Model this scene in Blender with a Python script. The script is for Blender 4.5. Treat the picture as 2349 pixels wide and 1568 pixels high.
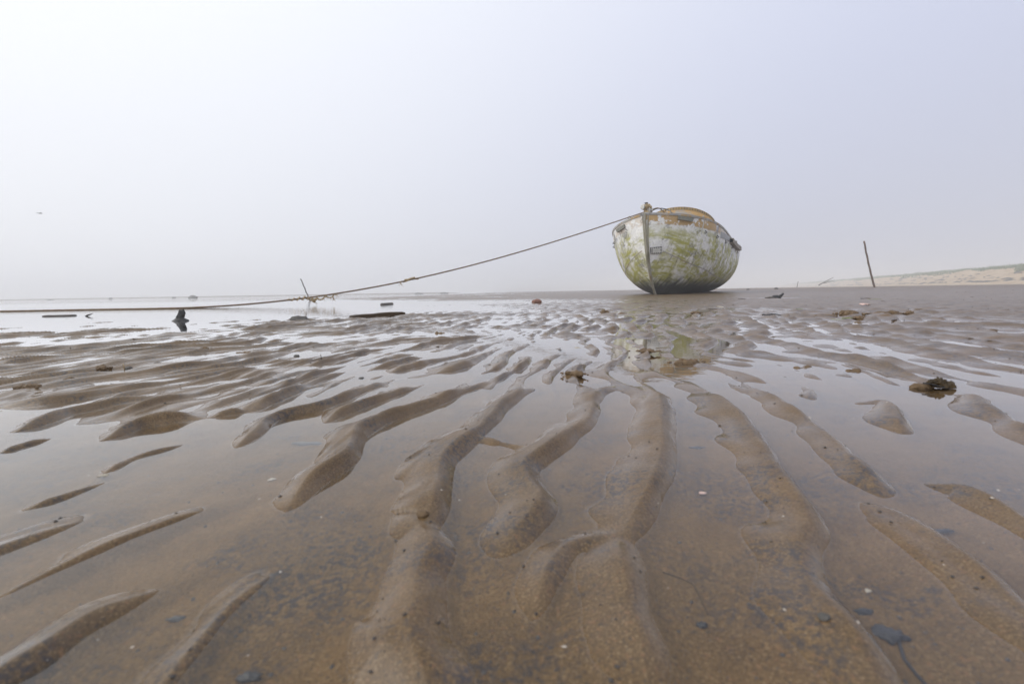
import bpy, bmesh, math, random
import numpy as np
from mathutils import Vector, Matrix, noise as mnoise

# ------------------------------------------------------------------ clean
for o in list(bpy.data.objects):
    bpy.data.objects.remove(o)
scene = bpy.context.scene
COL = scene.collection
R = math.radians

# ------------------------------------------------------------------ camera
CAM_H = 0.13
PITCH = math.atan(115 / 979.0)
ROLL = R(0.93)
cam = bpy.data.cameras.new('camera')
cam.sensor_width = 36.0
cam.lens = 36.0 * 979.0 / 2349.0
cam.clip_start = 0.01
cam.clip_end = 3000
cam.dof.use_dof = True
cam.dof.focus_distance = 6.0
cam.dof.aperture_fstop = 13.0
cam_o = bpy.data.objects.new('camera', cam)
COL.objects.link(cam_o)
FW = np.array([0, math.cos(PITCH), -math.sin(PITCH)])
R0 = np.array([1.0, 0, 0])
U0 = np.cross(R0, FW)
RT = math.cos(ROLL) * R0 - math.sin(ROLL) * U0
UP = math.cos(ROLL) * U0 + math.sin(ROLL) * R0
CP = np.array([0, 0, CAM_H])
cam_o.matrix_world = Matrix(((RT[0], UP[0], -FW[0], 0), (RT[1], UP[1], -FW[1], 0), (RT[2], UP[2], -FW[2], CAM_H), (0, 0, 0, 1)))
scene.camera = cam_o

# ------------------------------------------------------------------ light
SUN_AZ, SUN_EL = R(-98), R(42)          # azimuth from +Y, positive to the right
SUN_DIR = Vector((math.sin(SUN_AZ) * math.cos(SUN_EL), math.cos(SUN_AZ) * math.cos(SUN_EL), math.sin(SUN_EL)))
world = bpy.data.worlds.new('World')
scene.world = world
world.use_nodes = True
wt = world.node_tree
wt.nodes.clear()


def N(t, typ, **kw):
    n = t.nodes.new(typ)
    for k, v in kw.items():
        setattr(n, k, v)
    return n


def L(t, a, b):
    t.links.new(a, b)


def val(t, x):
    return x


def math_node(t, op, a, b=None, c=None, clamp=False):
    n = N(t, 'ShaderNodeMath', operation=op)
    n.use_clamp = clamp
    for i, v in enumerate((a, b, c)):
        if v is None:
            continue
        if isinstance(v, (int, float)):
            n.inputs[i].default_value = v
        else:
            L(t, v, n.inputs[i])
    return n.outputs[0]


def mixc(t, f, a, b, mode='MIX'):
    n = N(t, 'ShaderNodeMix', data_type='RGBA', blend_type=mode)
    for s, v in ((0, f), (6, a), (7, b)):
        if isinstance(v, (int, float)):
            n.inputs[s].default_value = v
        elif isinstance(v, tuple):
            n.inputs[s].default_value = (v[0], v[1], v[2], 1)
        else:
            L(t, v, n.inputs[s])
    return n.outputs[2]


def ramp(t, x, lo, hi, a=0.0, b=1.0):
    n = N(t, 'ShaderNodeMapRange', interpolation_type='SMOOTHSTEP')
    L(t, x, n.inputs[0])
    for i, v in ((1, lo), (2, hi), (3, a), (4, b)):
        n.inputs[i].default_value = v
    return n.outputs[0]


def noise(t, vec, scale, detail=4, rough=0.55, dist=0.0):
    n = N(t, 'ShaderNodeTexNoise')
    if vec is not None:
        L(t, vec, n.inputs['Vector'])
    n.inputs['Scale'].default_value = scale
    n.inputs['Detail'].default_value = detail
    n.inputs['Roughness'].default_value = rough
    n.inputs['Distortion'].default_value = dist
    return n.outputs[0]


def mapping(t, vec, scale=(1, 1, 1), rot=(0, 0, 0), loc=(0, 0, 0)):
    n = N(t, 'ShaderNodeMapping')
    L(t, vec, n.inputs[0])
    n.inputs[1].default_value = loc
    n.inputs[2].default_value = rot
    n.inputs[3].default_value = scale
    return n.outputs[0]


# fog-veiled sky: a thin Nishita sky behind bright fog that glows round the hidden sun
geo = N(wt, 'ShaderNodeTexCoord')
nrm = N(wt, 'ShaderNodeVectorMath', operation='NORMALIZE')
L(wt, geo.outputs['Generated'], nrm.inputs[0])
sky = N(wt, 'ShaderNodeTexSky', sky_type='NISHITA')
sky.sun_disc = False
sky.sun_elevation = SUN_EL
sky.sun_rotation = SUN_AZ
sky.dust_density = 6.0
sky.air_density = 1.0
dot = N(wt, 'ShaderNodeVectorMath', operation='DOT_PRODUCT')
L(wt, nrm.outputs[0], dot.inputs[0])
dot.inputs[1].default_value = SUN_DIR
sep = N(wt, 'ShaderNodeSeparateXYZ')
L(wt, nrm.outputs[0], sep.inputs[0])
glow = ramp(wt, dot.outputs['Value'], -0.62, 0.88)
elev = ramp(wt, sep.outputs[2], -0.02, 0.62)
up_col = mixc(wt, glow, (0.605, 0.65, 0.86), (1.06, 1.085, 1.13))
hor_col = mixc(wt, glow, (0.585, 0.60, 0.705), (0.95, 0.97, 1.02))
fog_col = mixc(wt, elev, hor_col, up_col)
nis = mixc(wt, 1.0, sky.outputs[0], (0.10, 0.10, 0.10), 'MULTIPLY')
tot = mixc(wt, 0.10, fog_col, nis)
bg = N(wt, 'ShaderNodeBackground')
L(wt, tot, bg.inputs[0])
bg.inputs[1].default_value = 1.065
wo = N(wt, 'ShaderNodeOutputWorld')
L(wt, bg.outputs[0], wo.inputs[0])

sun = bpy.data.lights.new('sun', 'SUN')
sun.energy = 1.5
sun.angle = R(60)
sun.color = (1.0, 0.975, 0.94)
sun_o = bpy.data.objects.new('sun', sun)
COL.objects.link(sun_o)
sun_o.rotation_euler = (-SUN_DIR).to_track_quat('-Z', 'Y').to_euler()

scene.view_settings.view_transform = 'Standard'
scene.view_settings.look = 'None'
scene.view_settings.exposure = 0.0
scene.view_settings.gamma = 1.0
scene.render.engine = 'CYCLES'
scene.cycles.volume_bounces = 1
scene.cycles.max_bounces = 8
scene.cycles.transparent_max_bounces = 12
scene.cycles.use_denoising = True

# ------------------------------------------------------------------ helpers


def unproj(x, y, z=0.0):
    """photo point (2349 px wide) to the place on the ground it shows"""
    d = FW + RT * (x - 1174.5) / 979.0 - UP * (y - 784.0) / 979.0
    return CP + d * ((z - CAM_H) / d[2])


def unproj_y(x, y, Y):
    d = FW + RT * (x - 1174.5) / 979.0 - UP * (y - 784.0) / 979.0
    return CP + d * (Y / d[1])


def tag(o, label=None, cat=None, group=None, kind=None):
    for k, v in (('label', label), ('category', cat), ('group', group), ('kind', kind)):
        if v:
            o[k] = v
    return o


def obj(name, me, m=None, parent=None, smooth=True):
    o = bpy.data.objects.new(name, me)
    COL.objects.link(o)
    if m is not None:
        me.materials.append(m)
    if parent is not None:
        o.parent = parent
    if smooth and len(me.polygons):
        me.polygons.foreach_set('use_smooth', [True] * len(me.polygons))
    return o


def mesh(name, v, f):
    me = bpy.data.meshes.new(name)
    me.from_pydata([tuple(p) for p in v], [], f)
    me.update()
    return me


def bm_mesh(bm, name):
    me = bpy.data.meshes.new(name)
    bmesh.ops.recalc_face_normals(bm, faces=bm.faces)
    bm.to_mesh(me)
    bm.free()
    return me


def empty(name, loc, rot=(0, 0, 0)):
    o = bpy.data.objects.new(name, None)
    o.empty_display_size = 0.1
    COL.objects.link(o)
    o.location = loc
    o.rotation_euler = rot
    return o


def tube(pts, rad, seg=6, cap=True):
    """swept tube; rad a number or a list -> verts, faces"""
    P = [Vector(p) for p in pts]
    n = len(P)
    rr = [rad] * n if isinstance(rad, (int, float)) else list(rad)
    vs, fs = [], []
    t0 = (P[1] - P[0]).normalized()
    a = t0.orthogonal().normalized()
    for i in range(n):
        t = (P[min(i + 1, n - 1)] - P[max(i - 1, 0)]).normalized()
        a = (a - t * a.dot(t))
        a = a.normalized() if a.length > 1e-6 else t.orthogonal().normalized()
        b = t.cross(a)
        for k in range(seg):
            w = 2 * math.pi * k / seg
            vs.append(P[i] + (a * math.cos(w) + b * math.sin(w)) * rr[i])
    for i in range(n - 1):
        for k in range(seg):
            k2 = (k + 1) % seg
            fs.append((i * seg + k, i * seg + k2, (i + 1) * seg + k2, (i + 1) * seg + k))
    if cap:
        fs.append(tuple(range(seg))[::-1])
        fs.append(tuple((n - 1) * seg + k for k in range(seg)))
    return vs, fs


def join(parts):
    V, F = [], []
    for v, f in parts:
        o = len(V)
        V += list(v)
        F += [tuple(i + o for i in q) for q in f]
    return V, F


def box(c, s, rot=None):
    vs = []
    for i in (-1, 1):
        for j in (-1, 1):
            for k in (-1, 1):
                p = Vector((i * s[0] / 2, j * s[1] / 2, k * s[2] / 2))
                if rot is not None:
                    p = rot @ p
                vs.append(p + Vector(c))
    return vs, [(0, 1, 3, 2), (4, 6, 7, 5), (0, 4, 5, 1), (2, 3, 7, 6), (0, 2, 6, 4), (1, 5, 7, 3)]


def bevel(o, w, seg=2):
    m = o.modifiers.new('bevel', 'BEVEL')
    m.width = w
    m.segments = seg
    m.limit_method = 'ANGLE'
    return o


def smooth01(a, b, x):
    t = np.clip((x - a) / (b - a), 0, 1)
    return t * t * (3 - 2 * t)


def catmull(P, n=8):
    P = [np.array(p, float) for p in P]
    Q = [2 * P[0] - P[1]] + P + [2 * P[-1] - P[-2]]
    out = []
    for i in range(1, len(Q) - 2):
        for k in range(n):
            t = k / n
            out.append(0.5 * ((2 * Q[i]) + (Q[i + 1] - Q[i - 1]) * t + (2 * Q[i - 1] - 5 * Q[i] + 4 * Q[i + 1] - Q[i + 2]) * t * t + (3 * Q[i] - Q[i - 1] - 3 * Q[i + 1] + Q[i + 2]) * t ** 3))
    out.append(P[-1])
    return np.array(out)


# ------------------------------------------------------------------ the rippled sand: heights
rs = np.random.default_rng(7)
GN, GD = 1536, 0.0065                     # periodic field of ripples, 10 m across
LAM = 0.053
kx = np.fft.fftfreq(GN, GD)[:, None]      # along the crest
kn = np.fft.fftfreq(GN, GD)[None, :]      # across the crest


def ripple_field(sig_c, sig_n, rot_spread=0.0):
    k0 = 1 / LAM
    sp = np.exp(-0.5 * (kx / (sig_c * k0)) ** 2 - 0.5 * ((kn - k0) / (sig_n * k0)) ** 2)
    z = np.fft.ifft2(sp * (rs.normal(size=(GN, GN)) + 1j * rs.normal(size=(GN, GN))))
    return (z / np.sqrt((np.abs(z) ** 2).mean())).astype(np.complex64)


Z_LONG = ripple_field(0.10, 0.16)
Z_SHORT = ripple_field(0.34, 0.22)
sp = np.exp(-0.5 * ((kx ** 2 + kn ** 2) / (1 / 0.5) ** 2))
LOWN = np.fft.ifft2(sp * (rs.normal(size=(GN, GN)) + 1j * rs.normal(size=(GN, GN))))
LOWN = (LOWN.real / LOWN.real.std()).astype(np.float32), (LOWN.imag / LOWN.imag.std()).astype(np.float32)
sp = np.exp(-0.5 * ((kx ** 2 + kn ** 2) / (1 / 0.09) ** 2))
MIDN = np.fft.ifft2(sp * (rs.normal(size=(GN, GN)) + 1j * rs.normal(size=(GN, GN))))
MIDN = (MIDN.real / MIDN.real.std()).astype(np.float32), (MIDN.imag / MIDN.imag.std()).astype(np.float32)


def samp(F, a, b):
    a = a / GD
    b = b / GD
    i = np.floor(a).astype(np.int64)
    j = np.floor(b).astype(np.int64)
    fa = (a - i).astype(np.float32)
    fb = (b - j).astype(np.float32)
    i0, i1, j0, j1 = i % GN, (i + 1) % GN, j % GN, (j + 1) % GN
    return (F[i0, j0] * (1 - fa) * (1 - fb) + F[i1, j0] * fa * (1 - fb) + F[i0, j1] * (1 - fa) * fb + F[i1, j1] * fa * fb)


# level of the troughs, in mm above the standing water, at places read off the photograph
LEVEL = [(0, 1568, -3), (600, 1568, -3.6), (1200, 1568, -3.2), (1800, 1568, -3.4), (2349, 1568, -3.6),
         (0, 1200, -4), (600, 1200, -4), (1200, 1200, -3.6), (1800, 1200, -3.8), (2349, 1200, -4),
         (0, 1050, -5), (700, 1020, -4.2), (1300, 1000, -4), (1900, 1000, -4.4), (2349, 1050, -3.6),
         (0, 900, 0), (400, 880, 0), (900, 900, -3.5), (1400, 880, -4.5), (1900, 880, -4.5), (2349, 900, -3),
         (0, 820, 0), (400, 810, -0.5), (900, 800, -2), (1300, 800, -4), (1700, 800, -4), (2000, 800, -4), (2349, 800, -2),
         (0, 780, -5.5), (400, 770, -4.5), (700, 760, -1.5), (1000, 760, -2.5), (1300, 750, -2.6), (1700, 760, -2.6), (2000, 750, -1), (2349, 750, 1),
         (0, 745, -14), (400, 740, -14), (650, 735, -8), (850, 735, -3.5), (1100, 725, -2), (1400, 725, -1.6), (1700, 720, -0.5), (2000, 715, 4), (2349, 710, 8),
         (0, 715, -25), (500, 712, -22), (800, 710, -15), (1000, 705, -8), (1200, 700, 0), (1450, 700, 3), (1700, 697, 5), (2000, 690, 10), (2349, 690, 14),
         (0, 700, -40), (500, 697, -30), (900, 694, -18), (1050, 690, -4), (1250, 685, 2), (1500, 682, 6), (1800, 678, 14), (2100, 672, 22), (2349, 668, 28)]
LP = np.array([unproj(x, y)[:2] for x, y, z in LEVEL])
LZ = np.array([z for _, _, z in LEVEL]) * 1e-3


def lcoord(x, y):
    yc = np.clip(y, 0.05, None)
    return x / (yc + 0.12) * 1.1, np.log(yc + 0.06) * 1.25


LU, LV = lcoord(LP[:, 0], LP[:, 1])


def level(x, y):
    u, v = lcoord(x, y)
    w = np.zeros_like(u)
    s = np.zeros_like(u)
    for a, b, z in zip(LU, LV, LZ):
        k = 1 / ((u - a) ** 2 + (v - b) ** 2 + 0.01) ** 2
        w += k
        s += k * z
    near = s / w
    sea = smooth01(-4.2, -6.5, x)
    far = 0.006 + 0.11 * (1 - np.exp(-np.clip(x, 0, None) / 34.0)) + 0.004 * samp(LOWN[0], x * 0.3, y * 0.2)
    lag = smooth01(0.2, -0.9, (x + 1.2) * 0.798 + (y - 7.0) * 0.602)
    far = far * (1 - np.clip(sea + lag, 0, 1)) + (-0.045 - 0.3 * smooth01(30, 90, y)) * np.clip(sea + lag, 0, 1)
    bar = np.exp(-((y - 120 - 0.12 * x) / 12) ** 2) * smooth01(-6, -20, x) * 0.62
    far = far + bar
    k = smooth01(6.0, 9.0, y)
    return near * (1 - k) + far * k


# crests near the camera, traced: points, height above the trough (mm), stoss and lee widths (cm)
RIDGES = [
    ([(-60, 1590), (0, 1555), (100, 1500), (200, 1430), (300, 1383)], 12, 3.6, 1.5),
    ([(340, 1640), (380, 1568), (460, 1470), (530, 1390), (610, 1325)], 10.5, 3.4, 1.8),
    ([(610, 1325), (720, 1270), (830, 1225), (930, 1190)], 4.0, 3, 2.2),
    ([(-70, 1400), (0, 1368), (120, 1310), (250, 1250), (380, 1200), (490, 1162)], 12.5, 3.4, 1.4),
    ([(-40, 1280), (0, 1262), (90, 1230), (165, 1203)], 9.5, 3, 1.6),
    ([(100, 1155), (160, 1135), (215, 1115)], 9, 2, 1.5),
    ([(235, 1088), (310, 1050), (400, 1025)], 10, 2.4, 1.5),
    ([(665, 1160), (720, 1105), (790, 1060), (810, 1020), (820, 998), (862, 973), (912, 953), (987, 928), (1050, 903), (1100, 885), (1137, 870), (1185, 852), (1230, 848)], 13, 3.6, 1.8),
    ([(945, 1212), (985, 1190), (1000, 1130), (1012, 1065), (1050, 1028), (1087, 1000), (1125, 965), (1150, 932), (1190, 905), (1224, 886)], 13.5, 4.4, 2.4),
    ([(1087, 1005), (1150, 1018), (1210, 1030)], 8, 2.0, 1.6),
    ([(930, 1207), (965, 1225), (985, 1270), (958, 1330), (945, 1420), (942, 1500), (975, 1568), (1000, 1640)], 11.5, 3.6, 2.6),
    ([(845, 1455), (870, 1480), (915, 1540), (940, 1600)], 6, 2.0, 2.4),
    ([(1175, 1238), (1222, 1190), (1232, 1150), (1200, 1102), (1205, 1072), (1250, 1042), (1300, 1003), (1350, 963), (1362, 915), (1397, 888)], 13, 4.4, 2.2),
    ([(1425, 1228), (1470, 1165), (1500, 1105), (1515, 1050), (1516, 998), (1514, 938), (1508, 913), (1487, 893), (1462, 870), (1440, 850), (1420, 836)], 12.2, 4.6, 2.4),
    ([(1228, 1388), (1250, 1325), (1290, 1262), (1340, 1240), (1420, 1225)], 8, 2.6, 1.8),
    ([(1400, 1230), (1425, 1300), (1440, 1400), (1470, 1500), (1490, 1600)], 9.5, 3.6, 2.6),
    ([(1490, 832), (1540, 842), (1580, 875), (1630, 905), (1675, 945), (1715, 990), (1760, 1060), (1815, 1140), (1845, 1205), (1828, 1260), (1850, 1340), (1910, 1420), (1960, 1490), (2010, 1590)], 11.8, 4.4, 2.2),
    ([(1712, 818), (1690, 848), (1695, 873), (1730, 895), (1775, 920), (1820, 950), (1870, 985), (1920, 1030), (1990, 1105), (2010, 1130)], 12, 3.6, 2.4),
    ([(1970, 1150), (2050, 1180), (2120, 1222), (2210, 1290), (2300, 1370), (2380, 1450), (2450, 1540)], 8.6, 4.0, 2.2),
    ([(2130, 1112), (2210, 1130), (2290, 1172), (2400, 1240), (2480, 1300)], 10.2, 3.2, 2.2),
    ([(1970, 926), (2024, 923), (2046, 950), (2064, 988)], 12, 3.2, 2.4),
    ([(1790, 872), (1832, 860), (1854, 888), (1859, 912)], 11.5, 2.8, 2.0),
    ([(1865, 790), (1925, 800), (1962, 828), (1979, 852)], 11, 3.0, 2.0),
    ([(2180, 905), (2225, 913), (2252, 938), (2300, 965), (2360, 1000), (2440, 1050)], 11, 4.0, 2.6),
    ([(1990, 850), (2062, 841), (2137, 853), (2187, 863), (2262, 880), (2360, 900), (2460, 930)], 10, 3.6, 2.4),
    ([(-40, 1050), (0, 1039), (62, 1020), (140, 1000)], 9.8, 2.4, 1.3),
    ([(185, 1025), (250, 1005), (312, 980), (375, 968), (425, 961), (480, 958)], 13, 3.4, 1.8),
    ([(480, 958), (520, 950), (560, 945)], 7.5, 2, 1.6),
    ([(-60, 1015), (0, 998), (50, 985), (100, 968), (150, 950), (200, 940), (250, 930), (312, 920), (385, 911)], 11.5, 3.6, 2.4),
    ([(235, 965), (312, 943), (375, 925), (425, 913), (460, 908)], 9.5, 3, 1.8),
    ([(-60, 945), (0, 935), (62, 928), (125, 920), (187, 910), (250, 897), (312, 888), (362, 882)], 11, 3.4, 2.2),
    ([(225, 925), (300, 905), (350, 895), (395, 892)], 9, 3, 1.8),
    ([(-60, 930), (0, 918), (37, 910), (75, 899), (110, 894), (150, 884), (195, 875)], 10, 3, 2),
    ([(-60, 893), (0, 884), (50, 879), (100, 873), (150, 866), (212, 860), (260, 856)], 9, 3.4, 2.2),
    ([(150, 883), (225, 866), (287, 856), (325, 849), (375, 843), (430, 842)], 10, 3.4, 2.2),
    ([(205, 895), (250, 881), (300, 871), (345, 867)], 9, 2.8, 1.8),
    ([(437, 890), (475, 876), (525, 861), (587, 848), (640, 842)], 10, 3.2, 2),
    ([(462, 901), (525, 885), (587, 871), (630, 863)], 9.5, 3, 1.8),
    ([(445, 946), (512, 925), (587, 900), (637, 884), (700, 869)], 10, 3, 1.8),
    ([(560, 950), (587, 938), (625, 920), (675, 899), (725, 885), (775, 874), (837, 864), (875, 864)], 13, 3.6, 2.2),
    ([(495, 1052), (550, 1020), (590, 992), (605, 975), (640, 957), (690, 945), (725, 938), (775, 920), (825, 899), (875, 880), (912, 869), (950, 864), (1000, 854)], 12.5, 3.4, 2.0),
    ([(722, 983), (775, 953), (825, 933), (887, 911), (950, 890), (1000, 871), (1050, 854), (1064, 848), (1060, 840), (1078, 826), (1118, 818)], 12.5, 3.6, 2.0),
    ([(1122, 852), (1160, 842), (1215, 846)], 8.5, 2.4, 1.6),
    ([(1280, 868), (1318, 852), (1350, 858)], 11, 2.6, 1.8),
]


def ridge_poly():
    out = []
    for ri, (pts, hh, w0, w1) in enumerate(RIDGES):
        if ri >= 25:
            w0 *= 0.85
            w1 *= 0.85
            hh *= 0.82
        else:
            w0 *= 1.0
            hh *= 0.62 if ri < 7 else 0.84
            w1 *= 0.85 if ri < 7 else 1.0
        P = np.array([unproj(x, y)[:2] for x, y in pts])
        if ri < 25:
            e0, e1 = P[0] - P[1], P[-1] - P[-2]
            P = np.concatenate([[P[0] + e0 / np.linalg.norm(e0) * 0.028], P, [P[-1] + e1 / np.linalg.norm(e1) * 0.028]])
        P = catmull(P, 6)
        d = np.linalg.norm(np.diff(P, axis=0), axis=1)
        # orient every crest away from the viewer so that the lee side is on the right
        if (P[-1] - P[0])[1] < 0:
            P = P[::-1]
            d = d[::-1]
        out.append((P, np.concatenate([[0], np.cumsum(d)]), hh * 1.12e-3, w0 * 1e-2, w1 * 0.78e-2))
    return out


RP = ridge_poly()


def traced(x, y):
    """height of the traced crests over the troughs"""
    acc = np.zeros_like(x)
    jit = samp(MIDN[0], x, y)
    jit2 = samp(MIDN[1], x + 3, y)
    for P, S, hh, w0, w1 in RP:
        lo, hi = P.min(0) - 0.06, P.max(0) + 0.06
        idx = np.nonzero((x > lo[0]) & (x < hi[0]) & (y > lo[1]) & (y < hi[1]))[0]
        if len(idx) == 0:
            continue
        px, py = x[idx], y[idx]
        best = np.full(len(idx), 1e9)
        sg = np.zeros(len(idx))
        tt = np.zeros(len(idx))
        for i in range(len(P) - 1):
            a, b = P[i], P[i + 1]
            ab = b - a
            l2 = ab @ ab
            if l2 < 1e-12:
                continue
            t = np.clip(((px - a[0]) * ab[0] + (py - a[1]) * ab[1]) / l2, 0, 1)
            dx, dy = px - a[0] - t * ab[0], py - a[1] - t * ab[1]
            d2 = dx * dx + dy * dy
            c = d2 < best
            best = np.where(c, d2, best)
            sg = np.where(c, np.sign(dx * ab[1] - dy * ab[0]), sg)    # + to the right of the run
            tt = np.where(c, S[i] + t * math.sqrt(l2), tt)
        d = np.sqrt(best)
        wob = 1 + 0.07 * jit2[idx]
        w = np.where(sg > 0, w1, w0) * wob
        q = np.clip(1 - d / w, 0, 1)
        pr = np.where(sg > 0, q * q * (3 - 2 * q), q ** 1.45 * (1.2 - 0.2 * q))
        tl = min(0.06, S[-1] * 0.40)
        ends = smooth01(-0.006, tl, tt) * smooth01(-0.006, tl, S[-1] - tt)
        r = hh * pr * ends * (1 + 0.06 * jit[idx])
        acc[idx] += np.clip(r, 0, None) ** 4
    return acc ** 0.25


TH = R(19)


def ripples(x, y):
    """everywhere else: ripples with breaks and forks, crests running away from the viewer"""
    warp = 0.36 * 0.8 * np.tanh(x / 0.8) * np.tanh(np.clip(y, 0, None) / 0.9)
    c = x * math.sin(TH) + y * math.cos(TH) + 0.05 * samp(LOWN[0], x, y)
    n = x * math.cos(TH) - y * math.sin(TH) + warp + 0.03 * samp(LOWN[1], x, y)
    az = x / (np.abs(y) + 0.3)
    w = smooth01(0.75, 1.4, y) * smooth01(-0.22, 0.12, az) * (1 - 0.55 * smooth01(0.62, 1.0, az))
    zs = samp(Z_LONG, c, n) * (1 - w) + samp(Z_SHORT, c, n) * w
    zl = samp(Z_LONG, c / 1.6 + 2, n / 1.6 + 1) * (1 - w) + samp(Z_SHORT, c / 1.6 + 2, n / 1.6 + 1) * w
    zx = samp(Z_LONG, c / 2.7 + 5, n / 2.7 + 3) * (1 - w) + samp(Z_SHORT, c / 2.7 + 5, n / 2.7 + 3) * w
    far = smooth01(0.85, 1.5, y + 1.2 * np.clip(az, 0, 1) + 0.25 * np.clip(-az, 0, 1))
    vfar = smooth01(1.5, 2.6, y)
    z = zs * np.sqrt(1 - far) + (zl * np.sqrt(1 - vfar) + zx * np.sqrt(vfar)) * np.sqrt(far)
    am = np.abs(z)
    u = (np.angle(z) / (2 * math.pi)) % 1.0
    rise = 0.75
    p = np.where(u < rise, (u / rise) ** 1.3, 0.5 + 0.5 * np.cos(math.pi * (u - rise) / (1 - rise)))
    p = p ** 0.9
    a = np.clip(am, 0, 1.35) / 1.1
    return p * a + 0.12 * samp(MIDN[0], x, y) * (0.3 + p)


DIPS = [(1778, 684, 0.55, 0.22, -0.016)]


def ground_z(x, y):
    x = np.asarray(x, float).ravel()
    y = np.asarray(y, float).ravel()
    b = level(x, y)
    wn = 1 - smooth01(0.46, 0.70, y + 0.12 * np.clip(x, 0, 0.6))     # traced zone
    wn = wn * smooth01(0.16, 0.02, np.abs(x) - 1.22 * np.clip(y, 0, None) - 0.06) * smooth01(-0.02, 0.06, y)
    near = traced(x, y)
    amp = 0.0078 + 0.0035 * smooth01(0.9, 1.8, y + 1.5 * np.clip(x, 0, 1)) - 0.0012 * smooth01(2.0, 3.4, x) - 0.0064 * smooth01(1.7, 3.6, y)
    amp = amp * (1 - smooth01(13, 24, np.hypot(x, y)))
    amp = np.maximum(amp, 0.0008)
    rp = ripples(x, y)
    z = b + wn * (near + 0.0011 * (rp - 0.4)) + (1 - wn) * rp * amp
    z += 0.0007 * samp(MIDN[1], x * 1.3, y * 1.3) * (1 - smooth01(3, 6, y))
    z += 0.0012 * samp(LOWN[1], x * 2.0, y * 2.0)
    for px, py, sx, sy, dz in DIPS:
        g = unproj(px, py)
        z += dz * np.exp(-((x - g[0]) / sx) ** 2 - ((y - g[1]) / sy) ** 2)
    return z


def gz(x, y):
    return float(ground_z([x], [y])[0])


# ------------------------------------------------------------------ materials
MATS = {}


def new_mat(name):
    m = bpy.data.materials.new(name)
    m.use_nodes = True
    t = m.node_tree
    t.nodes.clear()
    out = N(t, 'ShaderNodeOutputMaterial')
    b = N(t, 'ShaderNodeBsdfPrincipled')
    L(t, b.outputs[0], out.inputs[0])
    MATS[name] = m
    return m, t, b, out


def bump(t, height, strength, dist, b=None, nrm_in=None):
    n = N(t, 'ShaderNodeBump')
    n.inputs['Strength'].default_value = strength
    n.inputs['Distance'].default_value = dist
    L(t, height, n.inputs['Height'])
    if nrm_in is not None:
        L(t, nrm_in, n.inputs['Normal'])
    if b is not None:
        L(t, n.outputs[0], b.inputs['Normal'])
    return n.outputs[0]


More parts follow.
